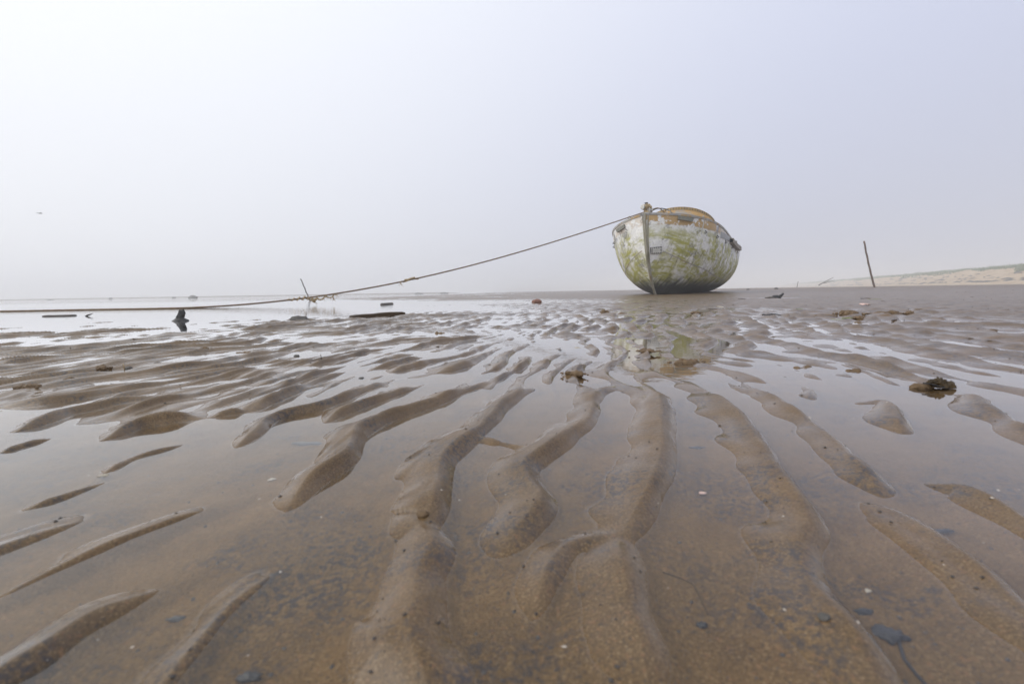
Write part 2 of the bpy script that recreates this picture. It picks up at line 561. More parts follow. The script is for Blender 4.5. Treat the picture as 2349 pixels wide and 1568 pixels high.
def sand_mat():
    m, t, b, out = new_mat('wet_sand')
    g = N(t, 'ShaderNodeNewGeometry')
    P = g.outputs['Position']
    sx = N(t, 'ShaderNodeSeparateXYZ')
    L(t, P, sx.inputs[0])
    grain = noise(t, P, 900, 2, 0.7)
    grain2 = noise(t, mapping(t, P, loc=(5, 3, 1)), 380, 3, 0.7)
    mid = noise(t, P, 38, 4, 0.6)
    big = noise(t, P, 6, 3, 0.55)
    big2 = noise(t, mapping(t, P, loc=(31, 7, 0)), 1.1, 3, 0.55)
    c = mixc(t, ramp(t, mid, 0.3, 0.7), (0.092, 0.052, 0.018), (0.145, 0.087, 0.035))
    c = mixc(t, ramp(t, big, 0.35, 0.68), c, (0.110, 0.071, 0.034))
    c = mixc(t, math_node(t, 'MULTIPLY', ramp(t, big2, 0.4, 0.7), 0.4), c, (0.150, 0.096, 0.048))
    # grains: pale quartz, dark minerals, a few reddish ones
    c = mixc(t, math_node(t, 'MULTIPLY', ramp(t, grain, 0.53, 0.70), 0.55), c, (0.27, 0.19, 0.105))
    c = mixc(t, math_node(t, 'MULTIPLY', ramp(t, grain, 0.47, 0.32), 0.6), c, (0.034, 0.025, 0.018))
    c = mixc(t, math_node(t, 'MULTIPLY', ramp(t, grain2, 0.57, 0.68), 0.55), c, (0.20, 0.105, 0.05))
    c = mixc(t, math_node(t, 'MULTIPLY', ramp(t, noise(t, mapping(t, P, loc=(2, 8, 3)), 420, 2, 0.6), 0.40, 0.30), 0.6), c, (0.040, 0.034, 0.030))
    # drifts of dark heavy grains
    dm = math_node(t, 'MULTIPLY', ramp(t, noise(t, mapping(t, P, loc=(3, 9, 2)), 13, 4, 0.6), 0.44, 0.62),
                   ramp(t, noise(t, mapping(t, P, loc=(1, 2, 4)), 260, 4, 0.8), 0.44, 0.60))
    c = mixc(t, math_node(t, 'MULTIPLY', dm, 0.9), c, (0.035, 0.033, 0.036))
    # dry pale sand up the beach
    dry = ramp(t, sx.outputs[0], 16, 60)
    c = mixc(t, dry, c, (0.40, 0.32, 0.235))
    L(t, c, b.inputs['Base Color'])
    wet = ramp(t, sx.outputs[2], 0.012, 0.09, 1.0, 0.0)
    rn = noise(t, P, 120, 3, 0.6)
    rg = N(t, 'ShaderNodeMapRange')
    L(t, rn, rg.inputs[0])
    rg.inputs[3].default_value = 0.40
    rg.inputs[4].default_value = 0.62
    L(t, rg.outputs[0], b.inputs['Roughness'])
    L(t, ramp(t, sx.outputs[2], -0.0006, 0.004, 0.0, 0.13), b.inputs['Specular IOR Level'])
    film = math_node(t, 'MULTIPLY', ramp(t, sx.outputs[2], -0.0006, 0.0004), ramp(t, sx.outputs[2], 0.002, 0.007, 1.0, 0.6))
    L(t, math_node(t, 'MULTIPLY', wet, film), b.inputs['Coat Weight'])
    L(t, ramp(t, sx.outputs[2], 0.0002, 0.006, 0.06, 0.26), b.inputs['Coat Roughness'])
    b.inputs['Coat IOR'].default_value = 1.41
    hsum = math_node(t, 'ADD', math_node(t, 'MULTIPLY', grain, 0.5), math_node(t, 'MULTIPLY', grain2, 0.6))
    n1 = bump(t, hsum, 0.55, 0.0012)
    hs = math_node(t, 'ADD', mid, math_node(t, 'MULTIPLY', noise(t, mapping(t, P, scale=(160, 45, 60), rot=(0, 0, 0.6)), 1.0, 3, 0.6), 0.35))
    n2 = bump(t, hs, 0.5, 0.004, nrm_in=n1)
    L(t, n2, b.inputs['Normal'])
    # the film of water keeps a smoother face
    L(t, bump(t, mid, 0.30, 0.002, nrm_in=bump(t, grain2, 0.10, 0.0008)), b.inputs['Coat Normal'])
    return m


def water_mat():
    m, t, b, out = new_mat('tidal_water')
    t.nodes.remove(b)
    g = N(t, 'ShaderNodeNewGeometry')
    P = g.outputs['Position']
    sx = N(t, 'ShaderNodeSeparateXYZ')
    L(t, P, sx.inputs[0])
    # wavelets: none in the sheltered pools, small in the lagoon, larger out at sea
    far = ramp(t, sx.outputs[1], 5.5, 16)
    mid_ = ramp(t, sx.outputs[1], 1.2, 4.5)
    w1 = noise(t, mapping(t, P, scale=(1.2, 4.0, 1)), 1.6, 4, 0.6)
    w2 = noise(t, mapping(t, P, scale=(8, 16, 1), rot=(0, 0, 0.3)), 1.5, 3, 0.55)
    w3 = noise(t, mapping(t, P, scale=(30, 46, 1), rot=(0, 0, -0.3)), 1.0, 2, 0.5)
    h1 = math_node(t, 'MULTIPLY', math_node(t, 'MULTIPLY', w1, far), 0.055)
    h2 = math_node(t, 'MULTIPLY', math_node(t, 'MULTIPLY', w2, math_node(t, 'ADD', math_node(t, 'MULTIPLY', mid_, 0.9), 0.02)), 0.0010)
    h3 = math_node(t, 'MULTIPLY', w3, 0.00016)
    h = math_node(t, 'ADD', math_node(t, 'ADD', h1, h2), h3)
    bn = N(t, 'ShaderNodeBump')
    bn.inputs['Strength'].default_value = 1.0
    bn.inputs['Distance'].default_value = 1.0
    L(t, h, bn.inputs['Height'])
    fr = N(t, 'ShaderNodeFresnel')
    fr.inputs['IOR'].default_value = 1.34
    L(t, bn.outputs[0], fr.inputs['Normal'])
    tr = N(t, 'ShaderNodeBsdfTransparent')
    tr.inputs[0].default_value = (0.975, 0.975, 0.96, 1)
    gl = N(t, 'ShaderNodeBsdfGlossy')
    gl.inputs['Roughness'].default_value = 0.02
    gl.inputs['Color'].default_value = (1, 1, 1, 1)
    L(t, bn.outputs[0], gl.inputs['Normal'])
    mx = N(t, 'ShaderNodeMixShader')
    L(t, math_node(t, 'MULTIPLY', math_node(t, 'MULTIPLY_ADD', fr.outputs[0], 1.6, -0.012, True), math_node(t, 'SUBTRACT', 1.0, g.outputs['Backfacing'])), mx.inputs[0])
    L(t, tr.outputs[0], mx.inputs[1])
    L(t, gl.outputs[0], mx.inputs[2])
    L(t, mx.outputs[0], out.inputs[0])
    return m


def simple_mat(name, c1, c2, scale=12, rough=0.6, bump_d=0.002, bump_scale=None, stretch=(1, 1, 1), c3=None, spec=0.4, coat=0.0, detail=5):
    m, t, b, out = new_mat(name)
    tc = N(t, 'ShaderNodeTexCoord')
    P = mapping(t, tc.outputs['Object'], scale=stretch)
    n1 = noise(t, P, scale, detail, 0.6)
    c = mixc(t, ramp(t, n1, 0.32, 0.68), c1, c2)
    if c3:
        c = mixc(t, ramp(t, noise(t, mapping(t, P, loc=(7, 3, 5)), scale * 0.6, 4, 0.65), 0.52, 0.64), c, c3)
    L(t, c, b.inputs['Base Color'])
    rg = N(t, 'ShaderNodeMapRange')
    L(t, n1, rg.inputs[0])
    rg.inputs[3].default_value = max(0, rough - 0.15)
    rg.inputs[4].default_value = min(1, rough + 0.15)
    L(t, rg.outputs[0], b.inputs['Roughness'])
    b.inputs['Specular IOR Level'].default_value = spec
    b.inputs['Coat Weight'].default_value = coat
    b.inputs['Coat Roughness'].default_value = 0.2
    bump(t, noise(t, P, bump_scale or scale * 3, 5, 0.65), 0.7, bump_d, b)
    return m


def hull_mat():
    m, t, b, out = new_mat('weathered_hull_paint')
    uv = N(t, 'ShaderNodeUVMap')
    uv.uv_map = 'UVMap'
    U = uv.outputs[0]
    sp_ = N(t, 'ShaderNodeSeparateXYZ')
    L(t, U, sp_.inputs[0])
    at = N(t, 'ShaderNodeAttribute')
    at.attribute_name = 'girth'
    T = at.outputs['Fac']                       # 0 at the keel, 1 at the gunwale
    tc = N(t, 'ShaderNodeTexCoord')
    O = tc.outputs['Object']
    fine = noise(t, O, 30, 6, 0.7)
    # chalky white paint
    c = mixc(t, ramp(t, noise(t, O, 5, 5, 0.65), 0.35, 0.65), (0.74, 0.74, 0.73), (0.88, 0.88, 0.86))
    c = mixc(t, math_node(t, 'MULTIPLY', ramp(t, fine, 0.52, 0.66), 0.5), c, (0.38, 0.38, 0.40))
    # bare blotches of metal
    bare = math_node(t, 'MULTIPLY', ramp(t, noise(t, O, 2.9, 6, 0.66), 0.53, 0.61), ramp(t, fine, 0.35, 0.55))
    c = mixc(t, math_node(t, 'MULTIPLY', bare, 0.95), c, (0.21, 0.205, 0.235))
    # faint yellow stain low on the bow
    ys = math_node(t, 'MULTIPLY', ramp(t, noise(t, O, 1.6, 4, 0.6), 0.42, 0.62), ramp(t, T, 0.55, 0.2))
    c = mixc(t, math_node(t, 'MULTIPLY', ys, 0.7), c, (0.60, 0.54, 0.22))
    # algae in brushed strokes
    st1 = noise(t, mapping(t, U, scale=(2.6, 11, 1), rot=(0, 0, 0.25)), 1.0, 6, 0.64, 0.3)
    st2 = noise(t, mapping(t, U, scale=(9, 3.4, 1), rot=(0, 0, 0.45), loc=(4, 2, 0)), 1.0, 6, 0.68, 0.3)
    stm = math_node(t, 'MAXIMUM', ramp(t, st1, 0.42, 0.57), math_node(t, 'MULTIPLY', ramp(t, st2, 0.44, 0.60), 0.9))
    pat = ramp(t, math_node(t, 'ADD', noise(t, mapping(t, U, scale=(2.3, 2.8, 1), loc=(1.7, 0.4, 0)), 1.0, 5, 0.65), math_node(t, 'MULTIPLY', math_node(t, 'SUBTRACT', 0.55, T), 0.12)), 0.40, 0.56)
    lev = math_node(t, 'MULTIPLY', ramp(t, T, 0.93, 0.70), ramp(t, T, 0.04, 0.22))
    alg = math_node(t, 'MULTIPLY', math_node(t, 'MULTIPLY', stm, pat), lev)
    ac = mixc(t, ramp(t, noise(t, O, 7, 4, 0.6), 0.35, 0.65), (0.40, 0.385, 0.035), (0.23, 0.22, 0.022))
    c = mixc(t, math_node(t, 'MULTIPLY', alg, 0.97), c, ac)
    # thin veil of green between the strokes
    c = mixc(t, math_node(t, 'MULTIPLY', math_node(t, 'MULTIPLY', pat, lev), 0.34), c, (0.50, 0.50, 0.17))
    # orange band under the gunwale, peeling
    band = ramp(t, math_node(t, 'ADD', T, math_node(t, 'MULTIPLY', noise(t, O, 9, 4, 0.6), 0.05)), 0.885, 0.905)
    peel = ramp(t, noise(t, mapping(t, O, loc=(3, 8, 1)), 4.6, 6, 0.66), 0.455, 0.485)
    aft = ramp(t, sp_.outputs[0], 1.3, 2.4, 1.0, 0.35)
    orange = math_node(t, 'MULTIPLY', math_node(t, 'MULTIPLY', band, peel), aft)
    c = mixc(t, math_node(t, 'MULTIPLY', orange, 0.95), c, mixc(t, fine, (0.44, 0.27, 0.10), (0.50, 0.34, 0.14)))
    # streaky tarry scum on the bottom, blackened further to paint in contact shadow
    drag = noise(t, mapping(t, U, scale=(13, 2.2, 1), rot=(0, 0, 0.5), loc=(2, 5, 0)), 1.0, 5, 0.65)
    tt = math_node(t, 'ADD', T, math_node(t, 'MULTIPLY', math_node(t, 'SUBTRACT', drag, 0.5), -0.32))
    tar_shade = ramp(t, tt, 0.27, 0.11)
    c = mixc(t, math_node(t, 'MULTIPLY', tar_shade, 0.96), c, (0.024, 0.025, 0.025))
    # dark scrape marks
    scr = math_node(t, 'MULTIPLY', ramp(t, noise(t, mapping(t, U, scale=(26, 2.4, 1), rot=(0, 0, 0.42), loc=(9, 1, 0)), 1.0, 5, 0.65), 0.57, 0.66), ramp(t, T, 0.86, 0.55))
    c = mixc(t, math_node(t, 'MULTIPLY', scr, 0.72), c, (0.15, 0.13, 0.10))
    pit = ramp(t, noise(t, mapping(t, O, loc=(2, 2, 2)), 42, 3, 0.6), 0.66, 0.72)
    c = mixc(t, math_node(t, 'MULTIPLY', pit, 0.7), c, (0.10, 0.085, 0.07))
    L(t, c, b.inputs['Base Color'])
    b.inputs['Roughness'].default_value = 0.62
    b.inputs['Specular IOR Level'].default_value = 0.3
    hh = math_node(t, 'ADD', math_node(t, 'MULTIPLY', fine, 0.4), math_node(t, 'ADD', math_node(t, 'MULTIPLY', orange, 0.5), noise(t, O, 2.4, 3, 0.5)))
    bump(t, hh, 0.5, 0.02, b)
    return m


SAND = sand_mat()
WATER = water_mat()
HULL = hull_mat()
PLATE = simple_mat('grey_algae_plate', (0.17, 0.175, 0.15), (0.24, 0.24, 0.20), 30, 0.6, 0.002)
PANEL = simple_mat('bare_grey_metal', (0.27, 0.275, 0.285), (0.34, 0.345, 0.35), 10, 0.5, 0.001)
PATCHM = simple_mat('pale_patch_metal', (0.50, 0.50, 0.46), (0.58, 0.58, 0.55), 16, 0.55, 0.001)
DARK = simple_mat('black_sealant', (0.012, 0.012, 0.012), (0.03, 0.03, 0.028), 30, 0.6, 0.002)
ORANGE = simple_mat('orange_coaming_paint', (0.50, 0.30, 0.10), (0.58, 0.37, 0.14), 3.0, 0.6, 0.003, 12, c3=(0.36, 0.34, 0.31))
TRIM = simple_mat('faded_rim_strip', (0.42, 0.28, 0.10), (0.30, 0.21, 0.11), 14, 0.6, 0.002)
STEEL = simple_mat('galvanised_fitting', (0.30, 0.29, 0.27), (0.44, 0.43, 0.40), 25, 0.5, 0.002, c3=(0.22, 0.15, 0.09))
STEM = simple_mat('rust_streaked_stem_bar', (0.16, 0.145, 0.09), (0.34, 0.32, 0.25), 7, 0.6, 0.003, 30, (1, 1, 0.25), c3=(0.26, 0.17, 0.07))
FENDER = simple_mat('worn_wooden_fender', (0.22, 0.18, 0.14), (0.38, 0.34, 0.30), 18, 0.8, 0.004, 40, (1, 0.25, 1))
ROPE = simple_mat('hemp_rope', (0.15, 0.10, 0.055), (0.24, 0.17, 0.10), 40, 0.9, 0.001, 300)
FRAY = simple_mat('frayed_hemp', (0.33, 0.24, 0.12), (0.46, 0.35, 0.20), 40, 0.95, 0.001, 300)
CABLE = simple_mat('black_cable', (0.02, 0.02, 0.022), (0.035, 0.035, 0.04), 20, 0.5, 0.0005)
BLACKWOOD = simple_mat('waterlogged_black_wood', (0.012, 0.012, 0.014), (0.030, 0.028, 0.026), 30, 0.5, 0.004, 60, (1, 1, 0.5), spec=0.5)
PLANKM = simple_mat('soaked_brown_wood', (0.030, 0.018, 0.009), (0.075, 0.044, 0.018), 14, 0.6, 0.003, 30, (0.15, 1, 1), c3=(0.028, 0.02, 0.014))
GREYWOOD = simple_mat('grey_driftwood', (0.075, 0.066, 0.058), (0.15, 0.135, 0.12), 20, 0.8, 0.003, 40, (0.2, 1, 1))
POLEM = simple_mat('brown_stake_wood', (0.10, 0.062, 0.045), (0.17, 0.115, 0.085), 6, 0.8, 0.004, 25, (1, 1, 0.15))
RODM = simple_mat('grey_iron_rod', (0.10, 0.095, 0.10), (0.16, 0.15, 0.15), 10, 0.6, 0.001)
CLUMP = simple_mat('crumbled_sand', (0.11, 0.07, 0.035), (0.18, 0.12, 0.066), 120, 0.7, 0.003, 420, spec=0.2, coat=0.2)
WEED = simple_mat('brown_seaweed', (0.030, 0.019, 0.007), (0.075, 0.048, 0.016), 60, 0.55, 0.003, 160, spec=0.3, coat=0.05)
GREENWEED = simple_mat('green_seaweed', (0.13, 0.17, 0.012), (0.23, 0.25, 0.03), 50, 0.4, 0.001, 120, coat=0.3)
BLACKWEED = simple_mat('black_seaweed', (0.012, 0.013, 0.016), (0.028, 0.028, 0.03), 60, 0.45, 0.001, 120)
SHELL = simple_mat('white_shell', (0.30, 0.26, 0.20), (0.44, 0.40, 0.33), 120, 0.45, 0.001, 300)
PINKSHELL = simple_mat('pink_shell', (0.55, 0.33, 0.27), (0.72, 0.56, 0.50), 90, 0.4, 0.001, 300)
REDSTONE = simple_mat('red_brown_stone', (0.16, 0.075, 0.05), (0.24, 0.12, 0.085), 40, 0.7, 0.003, 120)
GREYSTONE = simple_mat('dark_grey_stone', (0.055, 0.052, 0.048), (0.12, 0.112, 0.10), 40, 0.75, 0.003, 120)
ROCK = simple_mat('boulder_stone', (0.12, 0.115, 0.105), (0.20, 0.19, 0.175), 5, 0.8, 0.02, 12)
GULL = simple_mat('gull_plumage', (0.12, 0.12, 0.13), (0.22, 0.22, 0.24), 10, 0.8, 0.001)
WOODGREY = simple_mat('inside_deck_paint', (0.30, 0.29, 0.27), (0.40, 0.38, 0.34), 6, 0.7, 0.003)

# ------------------------------------------------------------------ the beach sheet
cols_in = np.linspace(-1, 1, 860)
kk = np.arange(1, 76)
out_rel = np.cumsum(0.0024 * 1.07 ** kk)          # outer columns widen with distance
out_abs = 0.0004 * (1.165 ** kk - 1)
cols = np.concatenate([-(1 + out_rel[::-1]), cols_in, 1 + out_rel])
offs = np.concatenate([-out_abs[::-1], np.zeros(len(cols_in)), out_abs])
rows = [-45, -25, -14, -8, -4.5, -2.6, -1.5, -0.9]
while rows[-1] < 0.09:
    rows.append(rows[-1] + max(0.0022, 0.03 * abs(rows[-1] - 0.09)))
while rows[-1] < 5:
    rows.append(rows[-1] * 1.0056)
while rows[-1] < 30:
    rows.append(rows[-1] * 1.012)
while rows[-1] < 800:
    rows.append(rows[-1] * 1.035)
rows = np.array(rows)
half = 1.28 * np.clip(rows, 0.0, None) + 0.10
half = np.where(rows < 0.09, 1.28 * 0.09 + 0.10, half)
X = cols[None, :] * half[:, None] + offs[None, :]
Y = np.repeat(rows[:, None], len(cols), 1)
X = np.clip(X, -800, 800)
GZ = ground_z(X, Y).reshape(X.shape)
nr, nc = X.shape
co = np.stack([X.ravel(), Y.ravel(), GZ.ravel()], 1).astype(np.float32)
ii = np.arange(nr * nc).reshape(nr, nc)
quads = np.stack([ii[:-1, :-1], ii[:-1, 1:], ii[1:, 1:], ii[1:, :-1]], -1).reshape(-1, 4)
me = bpy.data.meshes.new('beach')
me.vertices.add(len(co))
me.vertices.foreach_set('co', co.ravel())
me.loops.add(quads.size)
me.loops.foreach_set('vertex_index', quads.ravel().astype(np.int32))
me.polygons.add(len(quads))
me.polygons.foreach_set('loop_start', np.arange(0, quads.size, 4, dtype=np.int32))
me.polygons.foreach_set('loop_total', np.full(len(quads), 4, dtype=np.int32))
me.update(calc_edges=True)
tag(obj('beach', me, SAND), 'wet brown sand flat covered in tide ripples', kind='structure')

# standing tidal water, one level sheet
wv = []
wf = []
S_ = 790.0
wme = mesh('water', [(-S_, -44, 0), (S_, -44, 0), (S_, 790, 0), (-S_, 790, 0)], [(0, 1, 2, 3)])
tag(obj('water', wme, WATER, smooth=False), 'shallow tidal water pools and the sea beyond', kind='structure')

# ------------------------------------------------------------------ dune with grass
E_ = np.array([math.sin(R(28)), math.cos(R(28))])
NR_ = np.array([E_[1], -E_[0]])
D0_ = np.array([66.0, 66.0])
A_ = np.concatenate([np.linspace(-75, 60, 230), np.linspace(61, 560, 180)])
B_ = np.concatenate([np.linspace(-6, 14, 60), np.linspace(15, 60, 16)])


def dune_h(a, b):
    n = np.array([mnoise.fractal(Vector((x * 0.06, y * 0.10, 3.1)), 0.6, 2.1, 5) for x, y in zip(a.ravel(), b.ravel())]).reshape(a.shape)
    n2 = np.array([mnoise.fractal(Vector((x * 0.45, y * 0.6, 7.7)), 0.7, 2.1, 4) for x, y in zip(a.ravel(), b.ravel())]).reshape(a.shape)
    crest = 9.0 + 1.5 * n
    h = 2.45 * smooth01(-2.5, 1.0, b) * 0.16 + 2.45 * 0.84 * smooth01(0.5, 1.0, (b - 0.5) / crest * 0.5 + 0.5)
    h = h + 0.22 * n * smooth01(0, 6, b) + 0.26 * n2 * smooth01(-1, 3, b)
    return h + 0.09 - 0.5 * smooth01(-2, -6, b)


AA, BB = np.meshgrid(A_, B_, indexing='ij')
HH = dune_h(AA, BB)
DX = D0_[0] + AA * E_[0] + BB * NR_[0]
DY = D0_[1] + AA * E_[1] + BB * NR_[1]
na, nb = AA.shape
jj = np.arange(na * nb).reshape(na, nb)
fq = np.stack([jj[:-1, :-1], jj[:-1, 1:], jj[1:, 1:], jj[1:, :-1]], -1).reshape(-1, 4).tolist()
dme = mesh('dune', np.stack([DX.ravel(), DY.ravel(), HH.ravel()], 1).tolist(), fq)
DUNE, t, b, out = new_mat('dune_sand')
tc = N(t, 'ShaderNodeNewGeometry')
P = tc.outputs['Position']
c = mixc(t, ramp(t, noise(t, P, 0.5, 5, 0.6), 0.35, 0.65), (0.42, 0.315, 0.205), (0.52, 0.41, 0.285))
wr = ramp(t, noise(t, mapping(t, P, scale=(0.35, 0.35, 2.5), rot=(0, 0, R(28))), 2.2, 6, 0.72), 0.56, 0.66)
c = mixc(t, math_node(t, 'MULTIPLY', wr, 0.6), c, (0.15, 0.125, 0.10))
L(t, c, b.inputs['Base Color'])
b.inputs['Roughness'].default_value = 0.95
b.inputs['Specular IOR Level'].default_value = 0.1
bump(t, noise(t, P, 1.8, 6, 0.7), 0.8, 0.4, b)
tag(obj('dune', dme, DUNE), 'pale low sand dune along the right horizon', kind='structure')

GRASS = simple_mat('dune_grass', (0.10, 0.145, 0.060), (0.17, 0.21, 0.10), 0.4, 0.8, 0.001)
rg_ = random.Random(4)
gv, gf = [], []
ga = []
for i in range(15000):
    a = -60 + 420 * rg_.random() ** 1.7
    bb = 7.2 + rg_.random() ** 1.3 * 7.5 + 1.0 * math.sin(a * 0.13) + 0.8 * math.sin(a * 0.41 + 1)
    ga.append((a, bb))
gaa = np.array(ga)
gh = dune_h(gaa[:, 0], gaa[:, 1])
for (a, bb), h in zip(ga, gh):
    x = D0_[0] + a * E_[0] + bb * NR_[0]
    y = D0_[1] + a * E_[1] + bb * NR_[1]
    for k in range(3):
        w = rg_.uniform(0.03, 0.07)
        hh = rg_.uniform(0.25, 0.62)
        an = rg_.uniform(0, 6.28)
        lx, ly = rg_.uniform(-0.22, 0.28), rg_.uniform(-0.2, 0.2)
        o = len(gv)
        ox, oy = rg_.uniform(-0.2, 0.2), rg_.uniform(-0.2, 0.2)
        gv += [(x + ox - w * math.cos(an), y + oy - w * math.sin(an), h - 0.05), (x + ox + w * math.cos(an), y + oy + w * math.sin(an), h - 0.05), (x + ox + lx, y + oy + ly, h + hh)]
        gf.append((o, o + 1, o + 2))
tag(obj('dune_grass', mesh('dune_grass', gv, gf), GRASS, smooth=False), 'thin green grass growing along the dune crest', 'grass', kind='stuff')


def lump_mesh(name, size, seed, rough=0.35, sub=3, freq=1.6, flat=0.35):
    bm = bmesh.new()
    bmesh.ops.create_icosphere(bm, subdivisions=sub, radius=1.0)
    for v in bm.verts:
        d = mnoise.fractal(v.co * freq + Vector((seed * 3.7, seed * 1.3, seed)), 0.7, 2.1, 5)
        p = v.co * (1 + rough * d)
        if p.z < -flat:
            p.z = -flat
        v.co = Vector((p.x * size[0], p.y * size[1], p.z * size[2]))
    return bm_mesh(bm, name)


# wrack (dark weed) along the foot of the dune: uncountable scraps
wvv = []
for i in range(420):
    a = -40 + 330 * rg_.random() ** 1.6
    bb = rg_.choice([0.2, 0.2, 3.2, 5.0]) + rg_.gauss(0, 0.5)
    wvv.append((a, bb))
wva = np.array(wvv)
wh = dune_h(wva[:, 0], wva[:, 1])
parts = []
for i, ((a, bb), h) in enumerate(zip(wvv, wh)):
    x = D0_[0] + a * E_[0] + bb * NR_[0]
    y = D0_[1] + a * E_[1] + bb * NR_[1]
    n = 7
    L_ = rg_.uniform(0.3, 1.5)
    ring = [Vector((x, y, h + rg_.uniform(0.10, 0.22)))]
    for k in range(n):
        w = 2 * math.pi * k / n
        r = rg_.uniform(0.6, 1.2)
        da, db = L_ * r * math.cos(w), 0.35 * L_ * r * math.sin(w)
        ring.append(Vector((x + da * E_[0] + db * NR_[0], y + da * E_[1] + db * NR_[1], h - 0.03 + max(0, db) * 0.25)))
    parts.append((ring, [(0, k + 1, (k + 1) % n + 1) for k in range(n)]))
v_, f_ = join(parts)
tag(obj('beach_wrack', mesh('beach_wrack', v_, f_), simple_mat('dry_wrack', (0.05, 0.042, 0.034), (0.10, 0.085, 0.07), 2, 0.9, 0.01)), 'dark scraps of dry seaweed strewn below the dune', 'wrack', kind='stuff')

# ------------------------------------------------------------------ haze
hz = []
HX0, HX1, HY0, HY1, HZ0, HZ1 = -820, 820, -60, 860, -1.8, 10.5
hme = mesh('haze', *box(((HX0 + HX1) / 2, (HY0 + HY1) / 2, (HZ0 + HZ1) / 2), (HX1 - HX0, HY1 - HY0, HZ1 - HZ0)))
hm = bpy.data.materials.new('sea_fog')
hm.use_nodes = True
t = hm.node_tree
t.nodes.clear()
pv = N(t, 'ShaderNodeVolumePrincipled')
pv.inputs['Color'].default_value = (0.965, 0.98, 1.0, 1)
pv.inputs['Density'].default_value = 0.0064
pv.inputs['Anisotropy'].default_value = 0.2
ho = N(t, 'ShaderNodeOutputMaterial')
L(t, pv.outputs[0], ho.inputs['Volume'])
tag(obj('haze', hme, hm, smooth=False), 'pale sea fog lying over the beach', kind='stuff')

# ------------------------------------------------------------------ the boat
FOOT = unproj(1503.5, 677.5, 0.0)
PSI, HL, HB, HD0, HD1, HR, HK, HP, HQ, A0, A1, B0, B1, HEEL, HQ2 = (0.557, 4.465, 1.229, 1.633, 1.334, 0.699, 3.0, 6.0, 0.815, 1.0, 3.605, 2.493, 1.817, -0.042, 1.2)


def hp(side, s, T):
    """hull surface, boat coordinates: x to starboard-of-viewer, y aft, z up"""
    s = np.asarray(s, float)
    T = np.asarray(T, float)
    m = np.abs(1 - s)
    Bs = HB * np.clip(1 - m ** HP, 0, 1) ** (HQ + (HQ2 - HQ) * (1 - T))
    zs = HD1 + (HD0 - HD1) * m ** 2
    sc = np.clip(np.where(s > 1, 2 - s, s), 0, 1)
    bl = sc ** 0.7
    a = A0 + (A1 - A0) * bl
    bb = B0 + (B1 - B0) * bl
    x = side * Bs * np.clip(1 - (1 - T) ** a, 0, 1) ** (1 / bb)
    y = s * HL - HR + HR * (1 - T) ** HK * np.clip(1 - s, 0, 1) ** 2 - HR * (1 - T) ** HK * np.clip(s - 1, 0, 1) ** 2
    return np.stack([x, y, T * zs], -1)


def hnorm(side, s, T):
    e = 1e-3
    s0, s1 = max(s - e, 1e-5), s + e
    du = hp(side, s1, T) - hp(side, s0, T)
    dv = hp(side, s, min(T + e, 1)) - hp(side, s, max(T - e, 1e-4))
    n = np.cross(du, dv)
    n /= np.linalg.norm(n)
    if n[0] * side < 0 and abs(n[0]) > 1e-3:
        n = -n
    return n


boat = empty('boat', tuple(FOOT), (0, HEEL, -PSI))
tag(boat, 'weathered white lifeboat streaked with green algae, stranded on the sand', 'boat')

ns, nt = 150, 56
sv = np.linspace(0, 1, ns // 2) ** 1.9
sv = np.concatenate([sv, 2 - sv[::-1][1:]])
tv = np.linspace(0, 1, nt) ** 1.5
V, F, UVs, GT = [], [], [], []
for side in (-1, 1):
    o = len(V)
    for i, s in enumerate(sv):
        pr = None
        girth = 0.0
        for j, T in enumerate(tv):
            p = hp(side, s, T)
            # shallow dents in the plating
            if 0.01 < s < 1.99 and T > 0.05:
                d = mnoise.fractal(Vector((p[0] * 1.3, p[1] * 1.3, p[2] * 1.3)), 0.8, 2.0, 3) * 0.010 * min(1, s * 12)
                p = p + np.array([side * d, 0, 0])
            if pr is not None:
                girth += float(np.linalg.norm(p - pr))
            pr = p
            V.append(p)
            UVs.append((p[1] + 0.9 + (40 if side < 0 else 0), girth))
            GT.append(T)
    n = len(tv)
    for i in range(len(sv) - 1):
        for j in range(n - 1):
            q = (o + i * n + j, o + (i + 1) * n + j, o + (i + 1) * n + j + 1, o + i * n + j + 1)
            F.append(q if side > 0 else q[::-1])
hme = mesh('hull', V, F)
ul = hme.uv_layers.new(name='UVMap')
for lp in hme.loops:
    ul.data[lp.index].uv = UVs[lp.vertex_index]
ga_ = hme.attributes.new('girth', 'FLOAT', 'POINT')
ga_.data.foreach_set('value', GT)
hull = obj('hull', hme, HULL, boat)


def hull_strip(side, path, width, thick, off=0.0):
    """flat bar along (s, T) path on the hull"""
    top, bot = [], []
    pts = [hp(side, s, T) for s, T in path]
    nn = [hnorm(side, max(s, 0.004), min(T, 0.995)) for s, T in path]
    vs, fs = [], []
    for i in range(len(pts)):
        t = pts[min(i + 1, len(pts) - 1)] - pts[max(i - 1, 0)]
        t = t / np.linalg.norm(t)
        w = np.cross(nn[i], t)
        w /= np.linalg.norm(w)
        for a, b in ((-1, -0.5), (-1, 1), (1, 1), (1, -0.5)):
            vs.append(pts[i] + w * a * width / 2 + nn[i] * (off + b * thick))
    for i in range(len(pts) - 1):
        for k in range(4):
            k2 = (k + 1) % 4
            fs.append((4 * i + k, 4 * i + k2, 4 * i + 4 + k2, 4 * i + 4 + k))
    e = 4 * (len(pts) - 1)
    fs += [(0, 1, 2, 3), (e + 3, e + 2, e + 1, e)]
    return vs, fs


